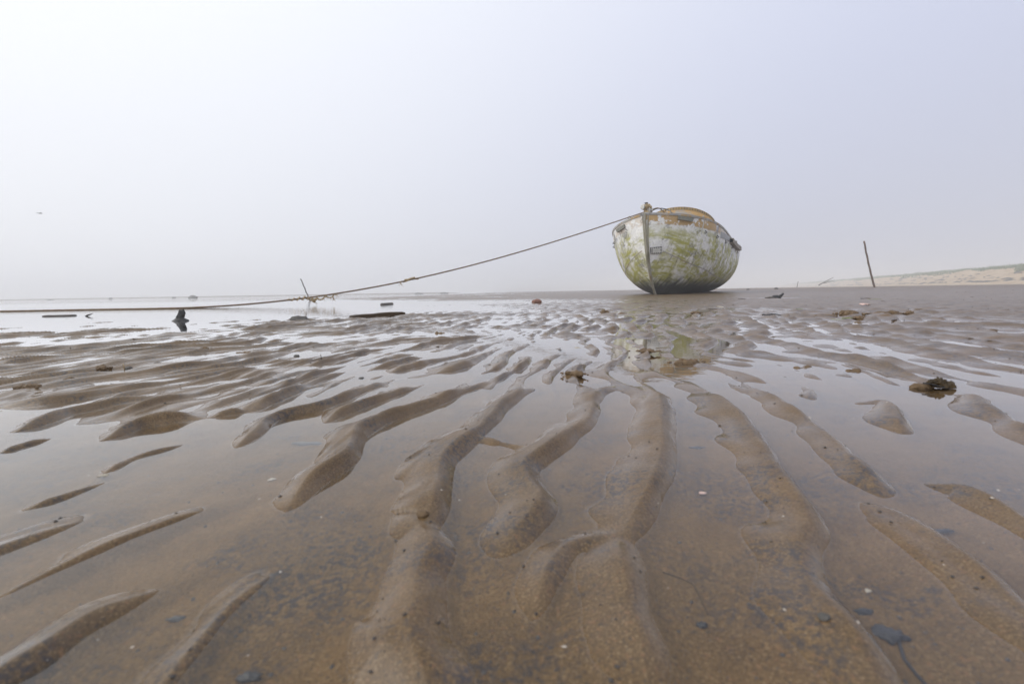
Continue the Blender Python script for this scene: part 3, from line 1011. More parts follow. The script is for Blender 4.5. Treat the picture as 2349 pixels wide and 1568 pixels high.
def hull_patch(side, c, off, thick, nu=8, nv=5):
    """plate lying on the hull: c = four (s, T) corners in order"""
    vs, fs = [], []
    c = [np.array(q, float) for q in c]
    for lay in (off + thick, off - 0.012):
        for i in range(nu + 1):
            for j in range(nv + 1):
                a, b = i / nu, j / nv
                q = (c[0] * (1 - a) + c[1] * a) * (1 - b) + (c[3] * (1 - a) + c[2] * a) * b
                vs.append(hp(side, q[0], q[1]) + hnorm(side, q[0], q[1]) * lay)
    M = (nu + 1) * (nv + 1)
    ix = lambda i, j, l: l * M + i * (nv + 1) + j
    for i in range(nu):
        for j in range(nv):
            fs.append((ix(i, j, 0), ix(i + 1, j, 0), ix(i + 1, j + 1, 0), ix(i, j + 1, 0)))
    for i in range(nu):
        fs.append((ix(i, 0, 0), ix(i + 1, 0, 0), ix(i + 1, 0, 1), ix(i, 0, 1)))
        fs.append((ix(i, nv, 0), ix(i + 1, nv, 0), ix(i + 1, nv, 1), ix(i, nv, 1)))
    for j in range(nv):
        fs.append((ix(0, j, 0), ix(0, j + 1, 0), ix(0, j + 1, 1), ix(0, j, 1)))
        fs.append((ix(nu, j, 0), ix(nu, j + 1, 0), ix(nu, j + 1, 1), ix(nu, j, 1)))
    return vs, fs


def fix(me):
    bm = bmesh.new()
    bm.from_mesh(me)
    bmesh.ops.recalc_face_normals(bm, faces=bm.faces)
    bm.to_mesh(me)
    bm.free()
    return me


def part(name, vf, m, parent, smooth=False):
    return obj(name, fix(mesh(name, *vf)), m, parent, smooth)


# gunwale rail all round
gv = []
for side in (1, -1):
    S1 = list(np.linspace(0, 1, 50) ** 2) if side > 0 else list((np.linspace(0, 1, 50) ** 2)[::-1])
    pass
ring = [hp(1, s, 1.0) for s in sv] + [hp(-1, s, 1.0) for s in sv[::-1][1:-1]]
ring = np.array(ring)
vs, fs = [], []
nR = len(ring)
for i in range(nR):
    p = ring[i]
    c = np.array([0, HL - HR, p[2]])
    t = ring[(i + 1) % nR] - ring[i - 1]
    o_ = np.array([t[1], -t[0], 0])
    o_ /= np.linalg.norm(o_) + 1e-9
    if o_ @ (p - c) < 0:
        o_ = -o_
    for a, b in ((0.010, -0.030), (0.014, 0.012), (-0.075, 0.016), (-0.075, 0.004), (-0.004, -0.002), (-0.004, -0.03)):
        vs.append(p + o_ * a + np.array([0, 0, b]))
for i in range(nR):
    for k in range(6):
        k2 = (k + 1) % 6
        i2 = (i + 1) % nR
        fs.append((6 * i + k, 6 * i + k2, 6 * i2 + k2, 6 * i2 + k))
RAIL = simple_mat('chalky_grey_rail', (0.28, 0.275, 0.27), (0.42, 0.41, 0.385), 6, 0.7, 0.003, c3=(0.40, 0.27, 0.12))
part('gunwale_rail', (vs, fs), RAIL, boat)

# side decks and open well inside
dk = []
fs = []
for i, s in enumerate(sv):
    for side, f in ((-1, 0.97), (-1, 0.0), (1, 0.97)):
        p = hp(side, s, 1.0)
        dk.append(np.array([p[0] * f, p[1] + (0.02 if s < 0.01 else -0.02 if s > 1.99 else 0), p[2] - 0.05 + (0.03 if f == 0 else 0)]))
for i in range(len(sv) - 1):
    for k in range(2):
        fs.append((3 * i + k, 3 * i + k + 1, 3 * i + 4 + k, 3 * i + 3 + k))
part('deck', (dk, fs), WOODGREY, boat, True)

# stem bar with its two flanges
path = [(0.0, T) for T in np.linspace(1.0, 0.0, 40)]
sp_ = [hp(1, 0.0, T) for _, T in path] + [np.array([0, y, 0.0]) for y in np.linspace(0.15, 7.0, 20)]
vs, fs = [], []
for i, p in enumerate(sp_):
    t = sp_[min(i + 1, len(sp_) - 1)] - sp_[max(i - 1, 0)]
    t = t / np.linalg.norm(t)
    nrm_ = np.cross(t, np.array([1.0, 0, 0]))
    if nrm_[1] > 0 or (abs(nrm_[1]) < 0.2 and nrm_[2] > 0):
        nrm_ = -nrm_
    for a, b in ((-0.022, -0.05), (-0.019, 0.016), (-0.007, 0.030), (0.007, 0.030), (0.019, 0.016), (0.022, -0.05)):
        vs.append(p + np.array([a, 0, 0]) + nrm_ * b)
for i in range(len(sp_) - 1):
    for k in range(5):
        fs.append((6 * i + k, 6 * i + k + 1, 6 * i + 7 + k, 6 * i + 6 + k))
fs.append((0, 1, 2, 3, 4, 5))
part('stem_bar', (vs, fs), STEM, boat)
for side in (1, -1):
    q = [(0.0035 + 0.0025 * (1 - T), T) for T in np.linspace(0.985, 0.10, 36)]
    part('stem_flange', hull_strip(side, q, 0.026, 0.008), STEM, boat)

# plating seams
lin = lambda P, n: [tuple(q) for q in catmull(P, n)]
part('plate_seam', hull_strip(1, lin([(0.048, 0.555), (0.106, 0.479), (0.213, 0.393), (0.487, 0.298), (0.8, 0.26), (1.12, 0.231)], 10), 0.014, 0.006), RAIL, boat)
part('plate_seam', hull_strip(-1, lin([(0.02, 0.57), (0.106, 0.479), (0.213, 0.393), (0.487, 0.298), (0.8, 0.26), (1.12, 0.231)], 10), 0.014, 0.006), RAIL, boat)
for side in (1, -1):
    part('plate_seam', hull_strip(side, lin([(0.2, 0.985), (0.194, 0.8), (0.186, 0.6)], 8), 0.03, 0.004), PATCHM, boat)
    part('plate_seam', hull_strip(side, lin([(0.392, 0.985), (0.388, 0.8), (0.375, 0.6)], 8), 0.02, 0.004), PATCHM, boat)

# name plates, bare panel, bolted patch
o = part('nameplate', hull_patch(1, [(0.076, 0.978), (0.136, 0.972), (0.131, 0.925), (0.077, 0.936)], 0.018, 0.022), PLATE, boat)
o['label'] = 'blank grey plate on the starboard bow'
o = part('nameplate', hull_patch(-1, [(0.067, 0.960), (0.127, 0.952), (0.122, 0.907), (0.067, 0.918)], 0.018, 0.022), PLATE, boat)
o['label'] = 'blank grey plate on the port bow'
part('bare_panel', hull_patch(1, [(0.395, 0.915), (0.70, 0.985), (0.70, 0.905), (0.397, 0.825)], 0.004, 0.006), PANEL, boat)
PC = [(0.0105, 0.592), (0.0405, 0.606), (0.0415, 0.527), (0.0115, 0.524)]
pm = [np.array(q) for q in PC]
cen = sum(pm) / 4
big_c = [tuple(cen + (q - cen) * 1.10) for q in pm]
patch = part('repair_patch', hull_patch(1, PC, 0.010, 0.014, 6, 4), PATCHM, boat)
patch['label'] = 'small pale bolted patch beside the stem'
part('sealant_edge', hull_patch(1, big_c, 0.004, 0.010, 6, 4), DARK, patch)
bm = bmesh.new()
bmesh.ops.create_uvsphere(bm, u_segments=8, v_segments=5, radius=0.0105)
rv_me = bm_mesh(bm, 'rivet')
rv_me.materials.append(DARK)
spots = [(0.10, 0.13), (0.30, 0.08), (0.50, 0.07), (0.71, 0.07), (0.92, 0.07), (0.93, 0.47), (0.92, 0.88), (0.70, 0.90), (0.49, 0.92), (0.28, 0.93), (0.09, 0.92), (0.08, 0.62), (0.08, 0.36)]
for a, b in spots:
    q = (pm[0] * (1 - a) + pm[1] * a) * (1 - b) + (pm[3] * (1 - a) + pm[2] * a) * b
    p = hp(1, q[0], q[1]) + hnorm(1, q[0], q[1]) * 0.026
    ro = bpy.data.objects.new('rivet', rv_me)
    COL.objects.link(ro)
    ro.parent = patch
    ro.location = p

# fenders: open channels along the sides
for side in (1, -1):
    vs, fs = [], []
    SS = np.linspace(0.70, 1.30, 18)
    for s in SS:
        n_ = np.array([side, 0, 0.0])
        a, d = hp(side, s, 0.955), hp(side, s, 0.875)
        for p in (a - n_ * 0.02, a + n_ * 0.085 + np.array([0, 0, -0.01]), d + n_ * 0.085, d - n_ * 0.02):
            vs.append(p)
    for i in range(len(SS) - 1):
        for k in range(3):
            fs.append((4 * i + k, 4 * i + k + 1, 4 * i + 5 + k, 4 * i + 4 + k))
    fo = part('side_fender', (vs, fs), FENDER, boat)
    sm = fo.modifiers.new('thick', 'SOLIDIFY')
    sm.thickness = 0.018
    sm.offset = 0
    # upright cleat standing on the fender
    c0 = hp(side, 1.02, 0.955)
    part('fender_cleat', join([box(c0 + np.array([side * 0.04, 0, 0.03]), (0.04, 0.05, 0.08)), box(c0 + np.array([side * 0.04, 0, 0.075]), (0.04, 0.18, 0.025))]), STEEL, boat)

# lifeline brackets: small wire triangles
for side, lst in ((1, [(0.217, 0.825), (0.338, 0.812), (0.522, 0.812), (0.824, 0.835), (1.03, 0.83), (1.2, 0.82)]), (-1, [(0.217, 0.825), (0.30, 0.815), (0.40, 0.812), (0.522, 0.812)])):
    for s, T in lst:
        p = hp(side, s, T)
        n_ = hnorm(side, s, T)
        tg = hp(side, s + 0.01, T) - hp(side, s - 0.01, T)
        tg /= np.linalg.norm(tg)
        up_ = np.cross(n_, tg)
        if up_[2] < 0:
            up_ = -up_
        a = p + up_ * 0.034 + n_ * 0.004
        b_ = p - up_ * 0.028 + n_ * 0.004
        c_ = p + n_ * 0.042 + tg * 0.022
        part('lifeline_bracket', join([tube([a, c_], 0.007, 5), tube([b_, c_], 0.007, 5), tube([a, b_], 0.006, 5)]), STEEL if s > 1 else DARK, boat)

# fairleads / eye fittings on the gunwale
for side, s, w in ((1, 0.052, 0.15), (-1, 0.052, 0.13), (1, 0.205, 0.04)):
    p = hp(side, s, 1.0) + np.array([-side * 0.03, 0.02, 0.016])
    tg = hp(side, s + 0.004, 1.0) - hp(side, s - 0.004, 1.0)
    tg /= np.linalg.norm(tg)
    z_ = np.array([0, 0, 1.0])
    hgt = 0.05 if w > 0.1 else 0.04
    arch = [p + tg * w / 2 * a + z_ * hgt * b for a, b in ((-0.62, 0), (-0.45, 0.75), (-0.2, 1), (0.2, 1), (0.45, 0.75), (0.62, 0))]
    cl = part('fairlead', join([tube(arch, 0.011, 6), hull_ if False else tube([p - tg * w * 0.55, p + tg * w * 0.55], 0.010, 6)]), STEEL, boat)

# raised coaming: a curved wall round the front of the well
th = np.linspace(-2.2, 2.2, 70)
CW, CA, CB, CH, CT = 0.868, 1.894, 0.955, 2.135, 0.40


def arc(t_, grow=0.0):
    x = (CW + grow) * math.sin(t_)
    y = CA - grow + (CB + grow) * (1 - math.cos(t_)) if abs(t_) < math.pi / 2 else CA + CB + (abs(t_) - math.pi / 2) * 2.2
    if abs(t_) >= math.pi / 2:
        x = math.copysign(CW + grow, t_)
    return x, y


vs, fs = [], []
for t_ in th:
    x, y = arc(t_)
    zt = max(CH - CT * (y - CA), 1.42)
    x2, y2 = arc(t_, 0.10)
    for q in ((x2, y2, 1.30), (x, y, zt), (x * 0.985, y + 0.012, zt), (x2 * 0.97, y2 + 0.014, 1.30)):
        vs.append(q)
for i in range(len(th) - 1):
    for k in range(4):
        k2 = (k + 1) % 4
        fs.append((4 * i + k, 4 * i + k2, 4 * i + 4 + k2, 4 * i + 4 + k))
coam = part('coaming', (vs, fs), ORANGE, boat, True)
coam['label'] = 'peeling orange coaming above the foredeck'
md = coam.modifiers.new('es', 'EDGE_SPLIT')
# riveted strip round its rim
vs, fs = [], []
for t_ in th:
    x, y = arc(t_, 0.012)
    zt = max(CH - CT * (y - CA), 1.42)
    x3, y3 = arc(t_, -0.006)
    for q in ((x, y - 0.004, zt - 0.055), (x, y - 0.004, zt + 0.010), (x3, y3, zt + 0.010), (x3, y3, zt - 0.055)):
        vs.append(q)
for i in range(len(th) - 1):
    for k in range(4):
        k2 = (k + 1) % 4
        fs.append((4 * i + k, 4 * i + k2, 4 * i + 4 + k2, 4 * i + 4 + k))
part('coaming_rim', (vs, fs), TRIM, coam)
bm = bmesh.new()
bmesh.ops.create_cube(bm, size=1.0)
bmesh.ops.scale(bm, vec=(0.010, 0.006, 0.052), verts=bm.verts)
cl_me = bm_mesh(bm, 'rim_clip')
cl_me.materials.append(DARK)
for t_ in np.linspace(-1.55, 1.55, 44):
    x, y = arc(t_, 0.014)
    co_ = bpy.data.objects.new('rim_clip', cl_me)
    COL.objects.link(co_)
    co_.parent = coam
    co_.location = (x, y - 0.006, CH - CT * (y - CA) - 0.022)
    co_.rotation_euler = (0, 0, t_)

# mooring bitt on the stem head
zb = HD0
yb = -HR + 0.10
bitt = part('mooring_bitt', join([box((0, yb, zb + 0.012), (0.20, 0.20, 0.024)), tube([(0, yb, zb), (0, yb, zb + 0.20)], [0.032, 0.030], 12)]), STEEL, boat)
RZ = Matrix.Rotation(R(-40), 3, 'Z')


def drum(c, r, ln, ax):
    ax = Vector(ax).normalized()
    c = Vector(c)
    return tube([c - ax * ln / 2, c - ax * ln * 0.42, c - ax * ln * 0.38, c + ax * ln * 0.38, c + ax * ln * 0.42, c + ax * ln / 2], [r * 0.8, r, r * 0.72, r * 0.72, r, r * 0.8], 14)


part('bitt_head', drum((-0.035, yb - 0.03, zb + 0.140), 0.052, 0.13, (-0.45, -1, 0.0)), PATCHM, bitt)
part('bitt_head', drum((0.060, yb + 0.02, zb + 0.075), 0.048, 0.10, (-0.45, -1, 0.0)), STEEL, bitt)

part('bitt_cap', drum((0.0, yb, zb + 0.205), 0.040, 0.05, (0, 0, 1)), DARK, bitt)

# black cable over the foredeck
part('deck_cable', tube(catmull([(0.03, yb + 0.1, zb + 0.02), (0.10, yb + 0.18, zb + 0.10), (0.20, yb + 0.25, zb + 0.125), (0.32, yb + 0.35, zb + 0.10), (0.42, yb + 0.5, zb + 0.02)], 6), 0.009, 6), CABLE, boat)

# ------------------------------------------------------------------ mooring rope
MB = Matrix.Translation(FOOT) @ Matrix.Rotation(-PSI, 4, 'Z') @ Matrix.Rotation(HEEL, 4, 'Y')
bw = np.array(MB @ Vector((-0.03, yb, zb + 0.055)))
td = unproj(412, 706.5, 0.006)
dirp = (td - bw)
dirp[2] = 0


def on_plane(x, y):
    """where the sight line through a photo point meets the upright plane of the rope"""
    d = FW + RT * (x - 1174.5) / 979.0 - UP * (y - 784.0) / 979.0
    nn_ = np.array([-dirp[1], dirp[0], 0])
    k = ((bw - CP) @ nn_) / (d @ nn_)
    return CP + d * k


samples = [(1405, 510.5), (1300, 545), (1150, 591), (1050, 616), (960, 637), (900, 649), (820, 664.5), (720, 683), (660, 689), (600, 694), (500, 701)]
PP = [bw] + [on_plane(*q) for q in samples] + [td]
Ld = np.linalg.norm(dirp)
uu = np.array([((p - bw) @ dirp) / Ld ** 2 for p in PP])
zz = np.array([p[2] for p in PP])
pf = np.polyfit(uu, zz, 4, w=[8] + [1] * (len(uu) - 2) + [8])
path = []
for u in np.linspace(0, 1, 260):
    p = bw + dirp * u
    p[2] = max(np.polyval(pf, u), 0.004)
    path.append(p)
ext = [td + np.array([-0.5, -0.01, -0.002]), td + np.array([-1.1, 0.015, -0.002]), td + np.array([-2.1, -0.06, -0.003]), td + np.array([-3.4, 0.05, -0.004]), td + np.array([-5.2, -0.1, -0.006])]
path = np.array(path)
path = np.concatenate([path[:-1], catmull([td] + ext, 40)])
d = np.linalg.norm(np.diff(path, axis=0), axis=1)
SL = np.concatenate([[0], np.cumsum(d)])
step = 0.006
sl = np.arange(0, SL[-1], step)
cp = np.stack([np.interp(sl, SL, path[:, k]) for k in range(3)], 1)
tg = np.gradient(cp, axis=0)
tg /= np.linalg.norm(tg, axis=1)[:, None]
sd = np.cross(tg, np.array([0, 0, 1.0]))
sd /= np.linalg.norm(sd, axis=1)[:, None]
un = np.cross(sd, tg)


def rope_at(s):
    return np.array([np.interp(s, SL, path[:, k]) for k in range(3)])


def helix(off, r, pitch, ph, s0=0.0, s1=None, wob=None):
    s1 = SL[-1] if s1 is None else s1
    m_ = (sl >= s0) & (sl <= s1)
    w = 2 * math.pi * sl[m_] / pitch + ph
    o_ = off if wob is None else off * wob(sl[m_])[:, None]
    return cp[m_] + (np.cos(w)[:, None] * sd[m_] + np.sin(w)[:, None] * un[m_]) * o_


def s_of_px(x):
    """rope length at a photo column"""
    P_ = cp - CP
    pxs = 1174.5 + 979 * (P_ @ RT) / (P_ @ FW)
    return sl[np.argmin(np.abs(pxs - x))]


rope = empty('mooring_rope', tuple(bw))
tag(rope, 'long twisted hemp mooring rope from the bow to the water', 'rope')


def rpart(name, vf, m, smooth=True):
    V_, F_ = vf
    V_ = [np.array(v) - bw for v in V_]
    return obj(name, fix(mesh(name, V_, F_)), m, rope, smooth)


for k in range(3):
    rpart('strand', tube(helix(0.0054, 0, 0.062, k * 2.0944), 0.0060, 5), ROPE)
# loose strand wound round the rope, then hanging in frayed loops
s_a, s_b = s_of_px(708), s_of_px(662)
rpart('wound_strand', tube(helix(np.array(1.0), 0, 0.062, 0.4, s_a, s_b, lambda s: 0.011 + 0.014 * (s_b - s) / (s_b - s_a)), 0.0068, 6), FRAY)
s_c, s_d = s_of_px(960), s_of_px(924)
rpart('wound_strand', tube(helix(np.array(1.0), 0, 0.21, 0.4, s_c, s_d, lambda s: 0.010 + 0.004 * np.sin(s * 9)), 0.0072, 6), FRAY)


def hang(pts, r0, r1, name='frayed_end'):
    """pts: photo points in the plane of the rope"""
    Q = catmull([on_plane(*q) for q in pts], 7)
    n_ = len(Q)
    rad = [(r0 + (r1 - r0) * i / (n_ - 1)) * (1 + 0.25 * math.sin(i * 1.7)) for i in range(n_)]
    main = tube(Q, rad, 6)
    hairs = [main]
    rr_ = random.Random(len(pts) * 7 + int(pts[0][0]))
    for i in range(2, n_, 2):
        p = Vector(Q[i])
        e = p + Vector((rr_.uniform(-0.05, 0.05), rr_.uniform(-0.03, 0.03), rr_.uniform(-0.05, 0.02)))
        mid_ = (p + e) / 2 + Vector((0, 0, rr_.uniform(-0.01, 0.015)))
        hairs.append(tube([p, mid_, e], [0.0025, 0.0018, 0.0008], 3))
    rpart(name, join(hairs), FRAY)


hang([(706, 682), (712, 686.5), (719, 690), (726, 686), (727, 680)], 0.010, 0.009)
hang([(716, 683), (718, 688), (720, 692), (722, 690), (723, 684)], 0.016, 0.012, 'frayed_knot')
hang([(726, 683), (733, 687), (741, 685), (745, 680), (750, 678)], 0.011, 0.009)
hang([(746, 678), (752, 681.5), (760, 682), (764, 678), (767, 675)], 0.009, 0.007)
hang([(763, 680), (765, 684), (766.5, 688.5)], 0.008, 0.004)
hang([(766, 675), (770, 675.5), (775, 679)], 0.007, 0.002)
hang([(918, 645.5), (919, 649), (921, 652.5)], 0.009, 0.002)
hang([(928, 642), (936, 641), (944, 638), (952, 636)], 0.013, 0.010)
# turns of rope lashed round the bitt
loops = []
ax_ = Vector((-0.45, -1, 0)).normalized()
e1 = ax_.cross(Vector((0, 0, 1))).normalized()
e2 = e1.cross(ax_)
for c_, rad, n_, dx in (((-0.030, yb - 0.020, zb + 0.140), 0.050, 4, 0.020), ((0.020, yb + 0.01, zb + 0.165), 0.034, 4, 0.018), ((0.055, yb + 0.02, zb + 0.135), 0.026, 3, 0.018)):
    for k in range(n_):
        pts = []
        for j in range(17):
            w = 2 * math.pi * j / 16
            rr = rad * (1 + 0.10 * math.sin(2 * w + k))
            pts.append(MB @ (Vector(c_) + ax_ * ((k - n_ / 2) * -dx - 0.012) + (e1 * math.cos(w) + e2 * math.sin(w)) * rr + ax_ * 0.010 * math.sin(w + k)))
        loops.append(tube(pts, 0.0105, 6, False))
for cz, rad in ((0.025, 0.046), (0.045, 0.048), (0.066, 0.044)):
    pts = [MB @ Vector((rad * math.cos(2 * math.pi * k / 16), yb + rad * math.sin(2 * math.pi * k / 16), zb + cz + 0.006 * math.sin(2 * math.pi * k / 8))) for k in range(17)]
    loops.append(tube(pts, 0.011, 6, False))
rpart('lashing', join(loops), FRAY)
rpart('rope_tail', tube(catmull([MB @ Vector(q) for q in ((0.03, yb + 0.02, zb + 0.05), (0.10, yb + 0.10, zb + 0.10), (0.20, yb + 0.20, zb + 0.12), (0.30, yb + 0.35, zb + 0.02))], 6), 0.010, 6), ROPE)

# ------------------------------------------------------------------ stakes, rods
def pole(name, base_px, top_px, Y, r0, r1, mat_, label, cat, kink=0.0, seg=9):
    a = unproj_y(*base_px, Y)
    b = unproj_y(*top_px, Y)
    g = gz(a[0], Y)
    low = a + (a - b) * 0.12
    low[2] = min(low[2], g - 0.15)
    n_ = 14
    pts, rad = [], []
    for i in range(n_ + 1):
        u = i / n_
        p = low + (b - low) * u
        p = p + np.array([kink * math.sin(math.pi * u) + 0.006 * math.sin(i * 2.1), 0.004 * math.cos(i * 1.7), 0])
        pts.append(p - a)
        rad.append((r0 + (r1 - r0) * u) * (1 + 0.05 * math.sin(i * 3.3)))
    o = obj(name, fix(mesh(name, *tube(pts, rad, seg))), mat_)
    o.location = a
    tag(o, label, cat)
    return o


pole('wooden_stake', (2006, 657), (1982, 553), 19.5, 0.040, 0.034, POLEM, 'tall leaning brown wooden stake standing in the sand right of the boat', 'stake', kink=-0.03)
pole('iron_rod', (716, 690), (690, 639.5), 9.0, 0.012, 0.011, RODM, 'thin leaning grey rod rising behind the rope', 'rod')
pole('beach_stick', (1828, 655), (1831, 645), 42.0, 0.028, 0.022, GREYWOOD, 'tiny far upright stick at the left end of the dune', 'stick')

# driftwood snag far up the beach
sn = empty('driftwood_snag', tuple(unproj_y(1893, 652, 60)))
tag(sn, 'pale driftwood snag with raised branches at the dune foot', 'driftwood')
obj('branch', fix(mesh('branch', *tube([(-0.9, 0, -0.1), (0, 0.1, 0.35), (1.1, 0, 0.95)], [0.09, 0.07, 0.03], 6))), GREYWOOD, sn)
obj('branch', fix(mesh('branch', *tube([(-0.2, 0, 0.15), (0.5, 0.1, 0.35), (1.3, 0, 0.55)], [0.06, 0.05, 0.02], 6))), GREYWOOD, sn)

# ------------------------------------------------------------------ things lying on the flat
# black stump
P0 = unproj(414, 736)
me_ = bmesh.new()
seg, rings = 14, 12
prof = [(-0.04, 0.060, 0.045, 0.0), (0.0, 0.050, 0.038, 0.0), (0.003, 0.046, 0.035, 0.0), (0.008, 0.038, 0.030, 0.0), (0.015, 0.030, 0.024, 0.0), (0.020, 0.024, 0.020, 0.0), (0.027, 0.0215, 0.018, 0.002), (0.035, 0.0215, 0.017, 0.006), (0.043, 0.0225, 0.016, 0.010), (0.051, 0.021, 0.015, 0.013), (0.059, 0.015, 0.012, 0.011), (0.067, 0.006, 0.006, 0.003)]
vs, fs = [], []
for i, (z, rx, ry, ox) in enumerate(prof):
    for k in range(seg):
        w = 2 * math.pi * k / seg
        sq = 1.0 / max(abs(math.cos(w)), abs(math.sin(w))) ** 0.5 if i > 5 else 1.0
        n_ = 1 + 0.26 * mnoise.noise(Vector((math.cos(w) * 2, math.sin(w) * 2, z * 90)))
        vs.append((ox + rx * math.cos(w) * sq * n_, ry * math.sin(w) * sq * n_, z + (0.010 * (1 - k / seg) if i == len(prof) - 2 else 0)))
for i in range(len(prof) - 1):
    for k in range(seg):
        k2 = (k + 1) % seg
        fs.append((i * seg + k, i * seg + k2, (i + 1) * seg + k2, (i + 1) * seg + k))
fs.append(tuple((len(prof) - 1) * seg + k for k in range(seg)))
me_.free()
st = obj('post_stump', fix(mesh('post_stump', vs, fs)), BLACKWOOD)
st.location = (P0[0], P0[1], 0)
st.scale = (0.82, 0.82, 0.92)
st.rotation_euler = (0, 0, 0.3)
tag(st, 'black broken post stump sticking out of the shallow water', 'stump')


def beam(name, a_px, b_px, w, h, mat_, label, cat, lift=0.0, notch=True, sub=14, seed=1):
    a, b = unproj(*a_px), unproj(*b_px)
    a[2] = b[2] = 0
    L_ = np.linalg.norm(b - a)
    ang = math.atan2(b[1] - a[1], b[0] - a[0])
    vs, fs = [], []
    for i in range(sub + 1):
        u = i / sub
        x = L_ * (u - 0.5)
        e = 1 - 0.35 * (1 - smooth01(0, 0.06, u)) - 0.25 * (1 - smooth01(0, 0.05, 1 - u))
        hh = h * e * (1 + 0.12 * mnoise.noise(Vector((x * 9, seed, 0)))) * (0.86 if notch and u < 0.46 else 1.0)
        ww = w * (0.85 + 0.15 * e)
        for k, (yy, z0) in enumerate(((-1, -0.5), (-1.05, 0.75), (-0.8, 1.0), (0.8, 1.0), (1.05, 0.7), (1, -0.5))):
            vs.append((x + 0.006 * mnoise.noise(Vector((k, seed, u * 3))), yy * ww / 2 * (1 + 0.1 * mnoise.noise(Vector((x * 7, k, seed)))), hh * z0 + 0.002 * mnoise.noise(Vector((x * 30, k, 2)))))
    for i in range(sub):
        for k in range(6):
            k2 = (k + 1) % 6
            fs.append((6 * i + k, 6 * i + k2, 6 * i + 6 + k2, 6 * i + 6 + k))
    fs += [(0, 1, 2, 3, 4, 5), tuple(6 * sub + k for k in range(6))[::-1]]
    o = obj(name, fix(mesh(name, vs, fs)), mat_, smooth=False)
    m_ = (a + b) / 2
    o.location = (m_[0], m_[1], lift)
    o.rotation_euler = (0, 0, ang)
    tag(o, label, cat)
    return o


beam('waterlogged_plank', (806, 729), (925, 721), 0.040, 0.017, PLANKM, 'long dark waterlogged plank at the edge of the shallow water', 'plank', 0.002)
beam('small_log', (877, 699), (898, 697), 0.05, 0.020, GREYWOOD, 'short grey log lying in water beyond the dark plank', 'log', 0.0, False, seed=3)
beam('sunken_timber', (103, 725.5), (170, 724), 0.05, 0.010, GREYWOOD, 'flat grey timber barely showing above the water at the far left', 'timber', 0.0, False, seed=5)

# angular stone slab between stump and plank
o = obj('stone_slab', lump_mesh('stone_slab', (0.055, 0.03, 0.020), 5, 0.3, 3, 1.4), GREYSTONE)
p = unproj(684, 733)
o.location = (p[0], p[1], 0.0)
tag(o, 'rough grey stone at the water edge between stump and plank', 'stone')

# claw-like twig in the water
tw = obj('curved_twig', fix(mesh('curved_twig', *tube(catmull([(-0.03, 0, -0.01), (-0.012, 0, 0.004), (0.01, 0, 0.012), (0.035, 0, 0.018)], 5), [0.006] * 10 + [0.005, 0.004, 0.0035, 0.003, 0.002, 0.001], 6))), BLACKWOOD)
p = unproj(203, 725)
tw.location = (p[0], p[1], 0)
tag(tw, 'small black twig curving out of the water on the left', 'twig')

# dark driftwood by the little pool right of the boat
p = unproj(1782, 684)
dw = empty('driftwood_knot', (p[0], p[1], gz(p[0], p[1])))
dw.scale = (0.6, 0.6, 0.7)
tag(dw, 'dark knobbly driftwood in a small pool right of the boat', 'driftwood')
obj('body', lump_mesh('body', (0.085, 0.05, 0.045), 9, 0.4), BLACKWOOD, dw).location = (0, 0, 0.018)
obj('limb', fix(mesh('limb', *tube([(0.03, 0, 0.02), (0.08, 0, 0.05), (0.125, 0, 0.085)], [0.035, 0.026, 0.018], 8))), BLACKWOOD, dw)
obj('limb', fix(mesh('limb', *tube([(-0.06, 0, 0.01), (-0.16, 0, 0.02), (-0.24, 0, 0.015)], [0.03, 0.016, 0.008], 8))), GREYWOOD, dw)

# boulders out on the bar
for i, (x, y, Yd, sx, sz, lab) in enumerate([(443, 683.5, 42, 0.40, 0.24, 'largest dark boulder low on the left horizon'), (399, 683.5, 60, 0.26, 0.16, 'small faint boulder left of the largest one on the horizon'), (254, 685.5, 60, 0.24, 0.2, 'lone tiny boulder on the horizon at far left'), (116, 687.5, 66, 0.5, 0.12, 'flat faint rock on the horizon above the left end of the rope'), (961, 674.2, 75, 0.8, 0.22, 'faint low rock on the horizon above the small log'), (1018, 673.4, 75, 0.8, 0.2, 'faint low rock on the horizon near the photo centre')]):
    p = unproj_y(x, y, Yd)
    o = obj('boulder', lump_mesh('boulder', (sx, sx * 0.7, sz), i + 20, 0.22, 3, 1.1, 0.5), ROCK)
    o.location = (p[0], Yd, max(gz(p[0], Yd), -0.02) + sz * 0.3)
    tag(o, lab, 'boulder', 'boulders on the horizon')

# clumps of crumbled sand and worm casts


def crumble_mesh(name, sx, sy, sz, seed):
    """a heap of small half-buried crumbs"""
    q = random.Random(seed)
    bm = bmesh.new()
    n_ = 26
    for k in range(n_):
        big = k < 7
        a, d_ = q.uniform(0, 6.28), math.sqrt(q.random()) * (0.62 if big else 1.15)
        x, y = d_ * math.cos(a), d_ * math.sin(a)
        rr = q.uniform(0.26, 0.42) if big else q.uniform(0.06, 0.17)
        top = (1 - 0.75 * d_ ** 1.5) if big else 0.25
        rad = rr * math.sqrt(sx * sy)
        bm2 = bmesh.new()
        bmesh.ops.create_icosphere(bm2, subdivisions=2, radius=1.0)
        hz_ = sz * max(0.22, top) * q.uniform(0.75, 1.15)
        for v in bm2.verts:
            f = 1 + 0.34 * mnoise.fractal(v.co * 2.1 + Vector((seed, k * 1.7, 3)), 0.7, 2.1, 4)
            v.co = Vector((x * sx + v.co.x * rad * 1.25 * f, y * sy + v.co.y * rad * f, v.co.z * hz_ * f))
        me2 = bpy.data.meshes.new('t')
        bm2.to_mesh(me2)
        bm2.free()
        bm.from_mesh(me2)
        bpy.data.meshes.remove(me2)
    return bm_mesh(bm, name)


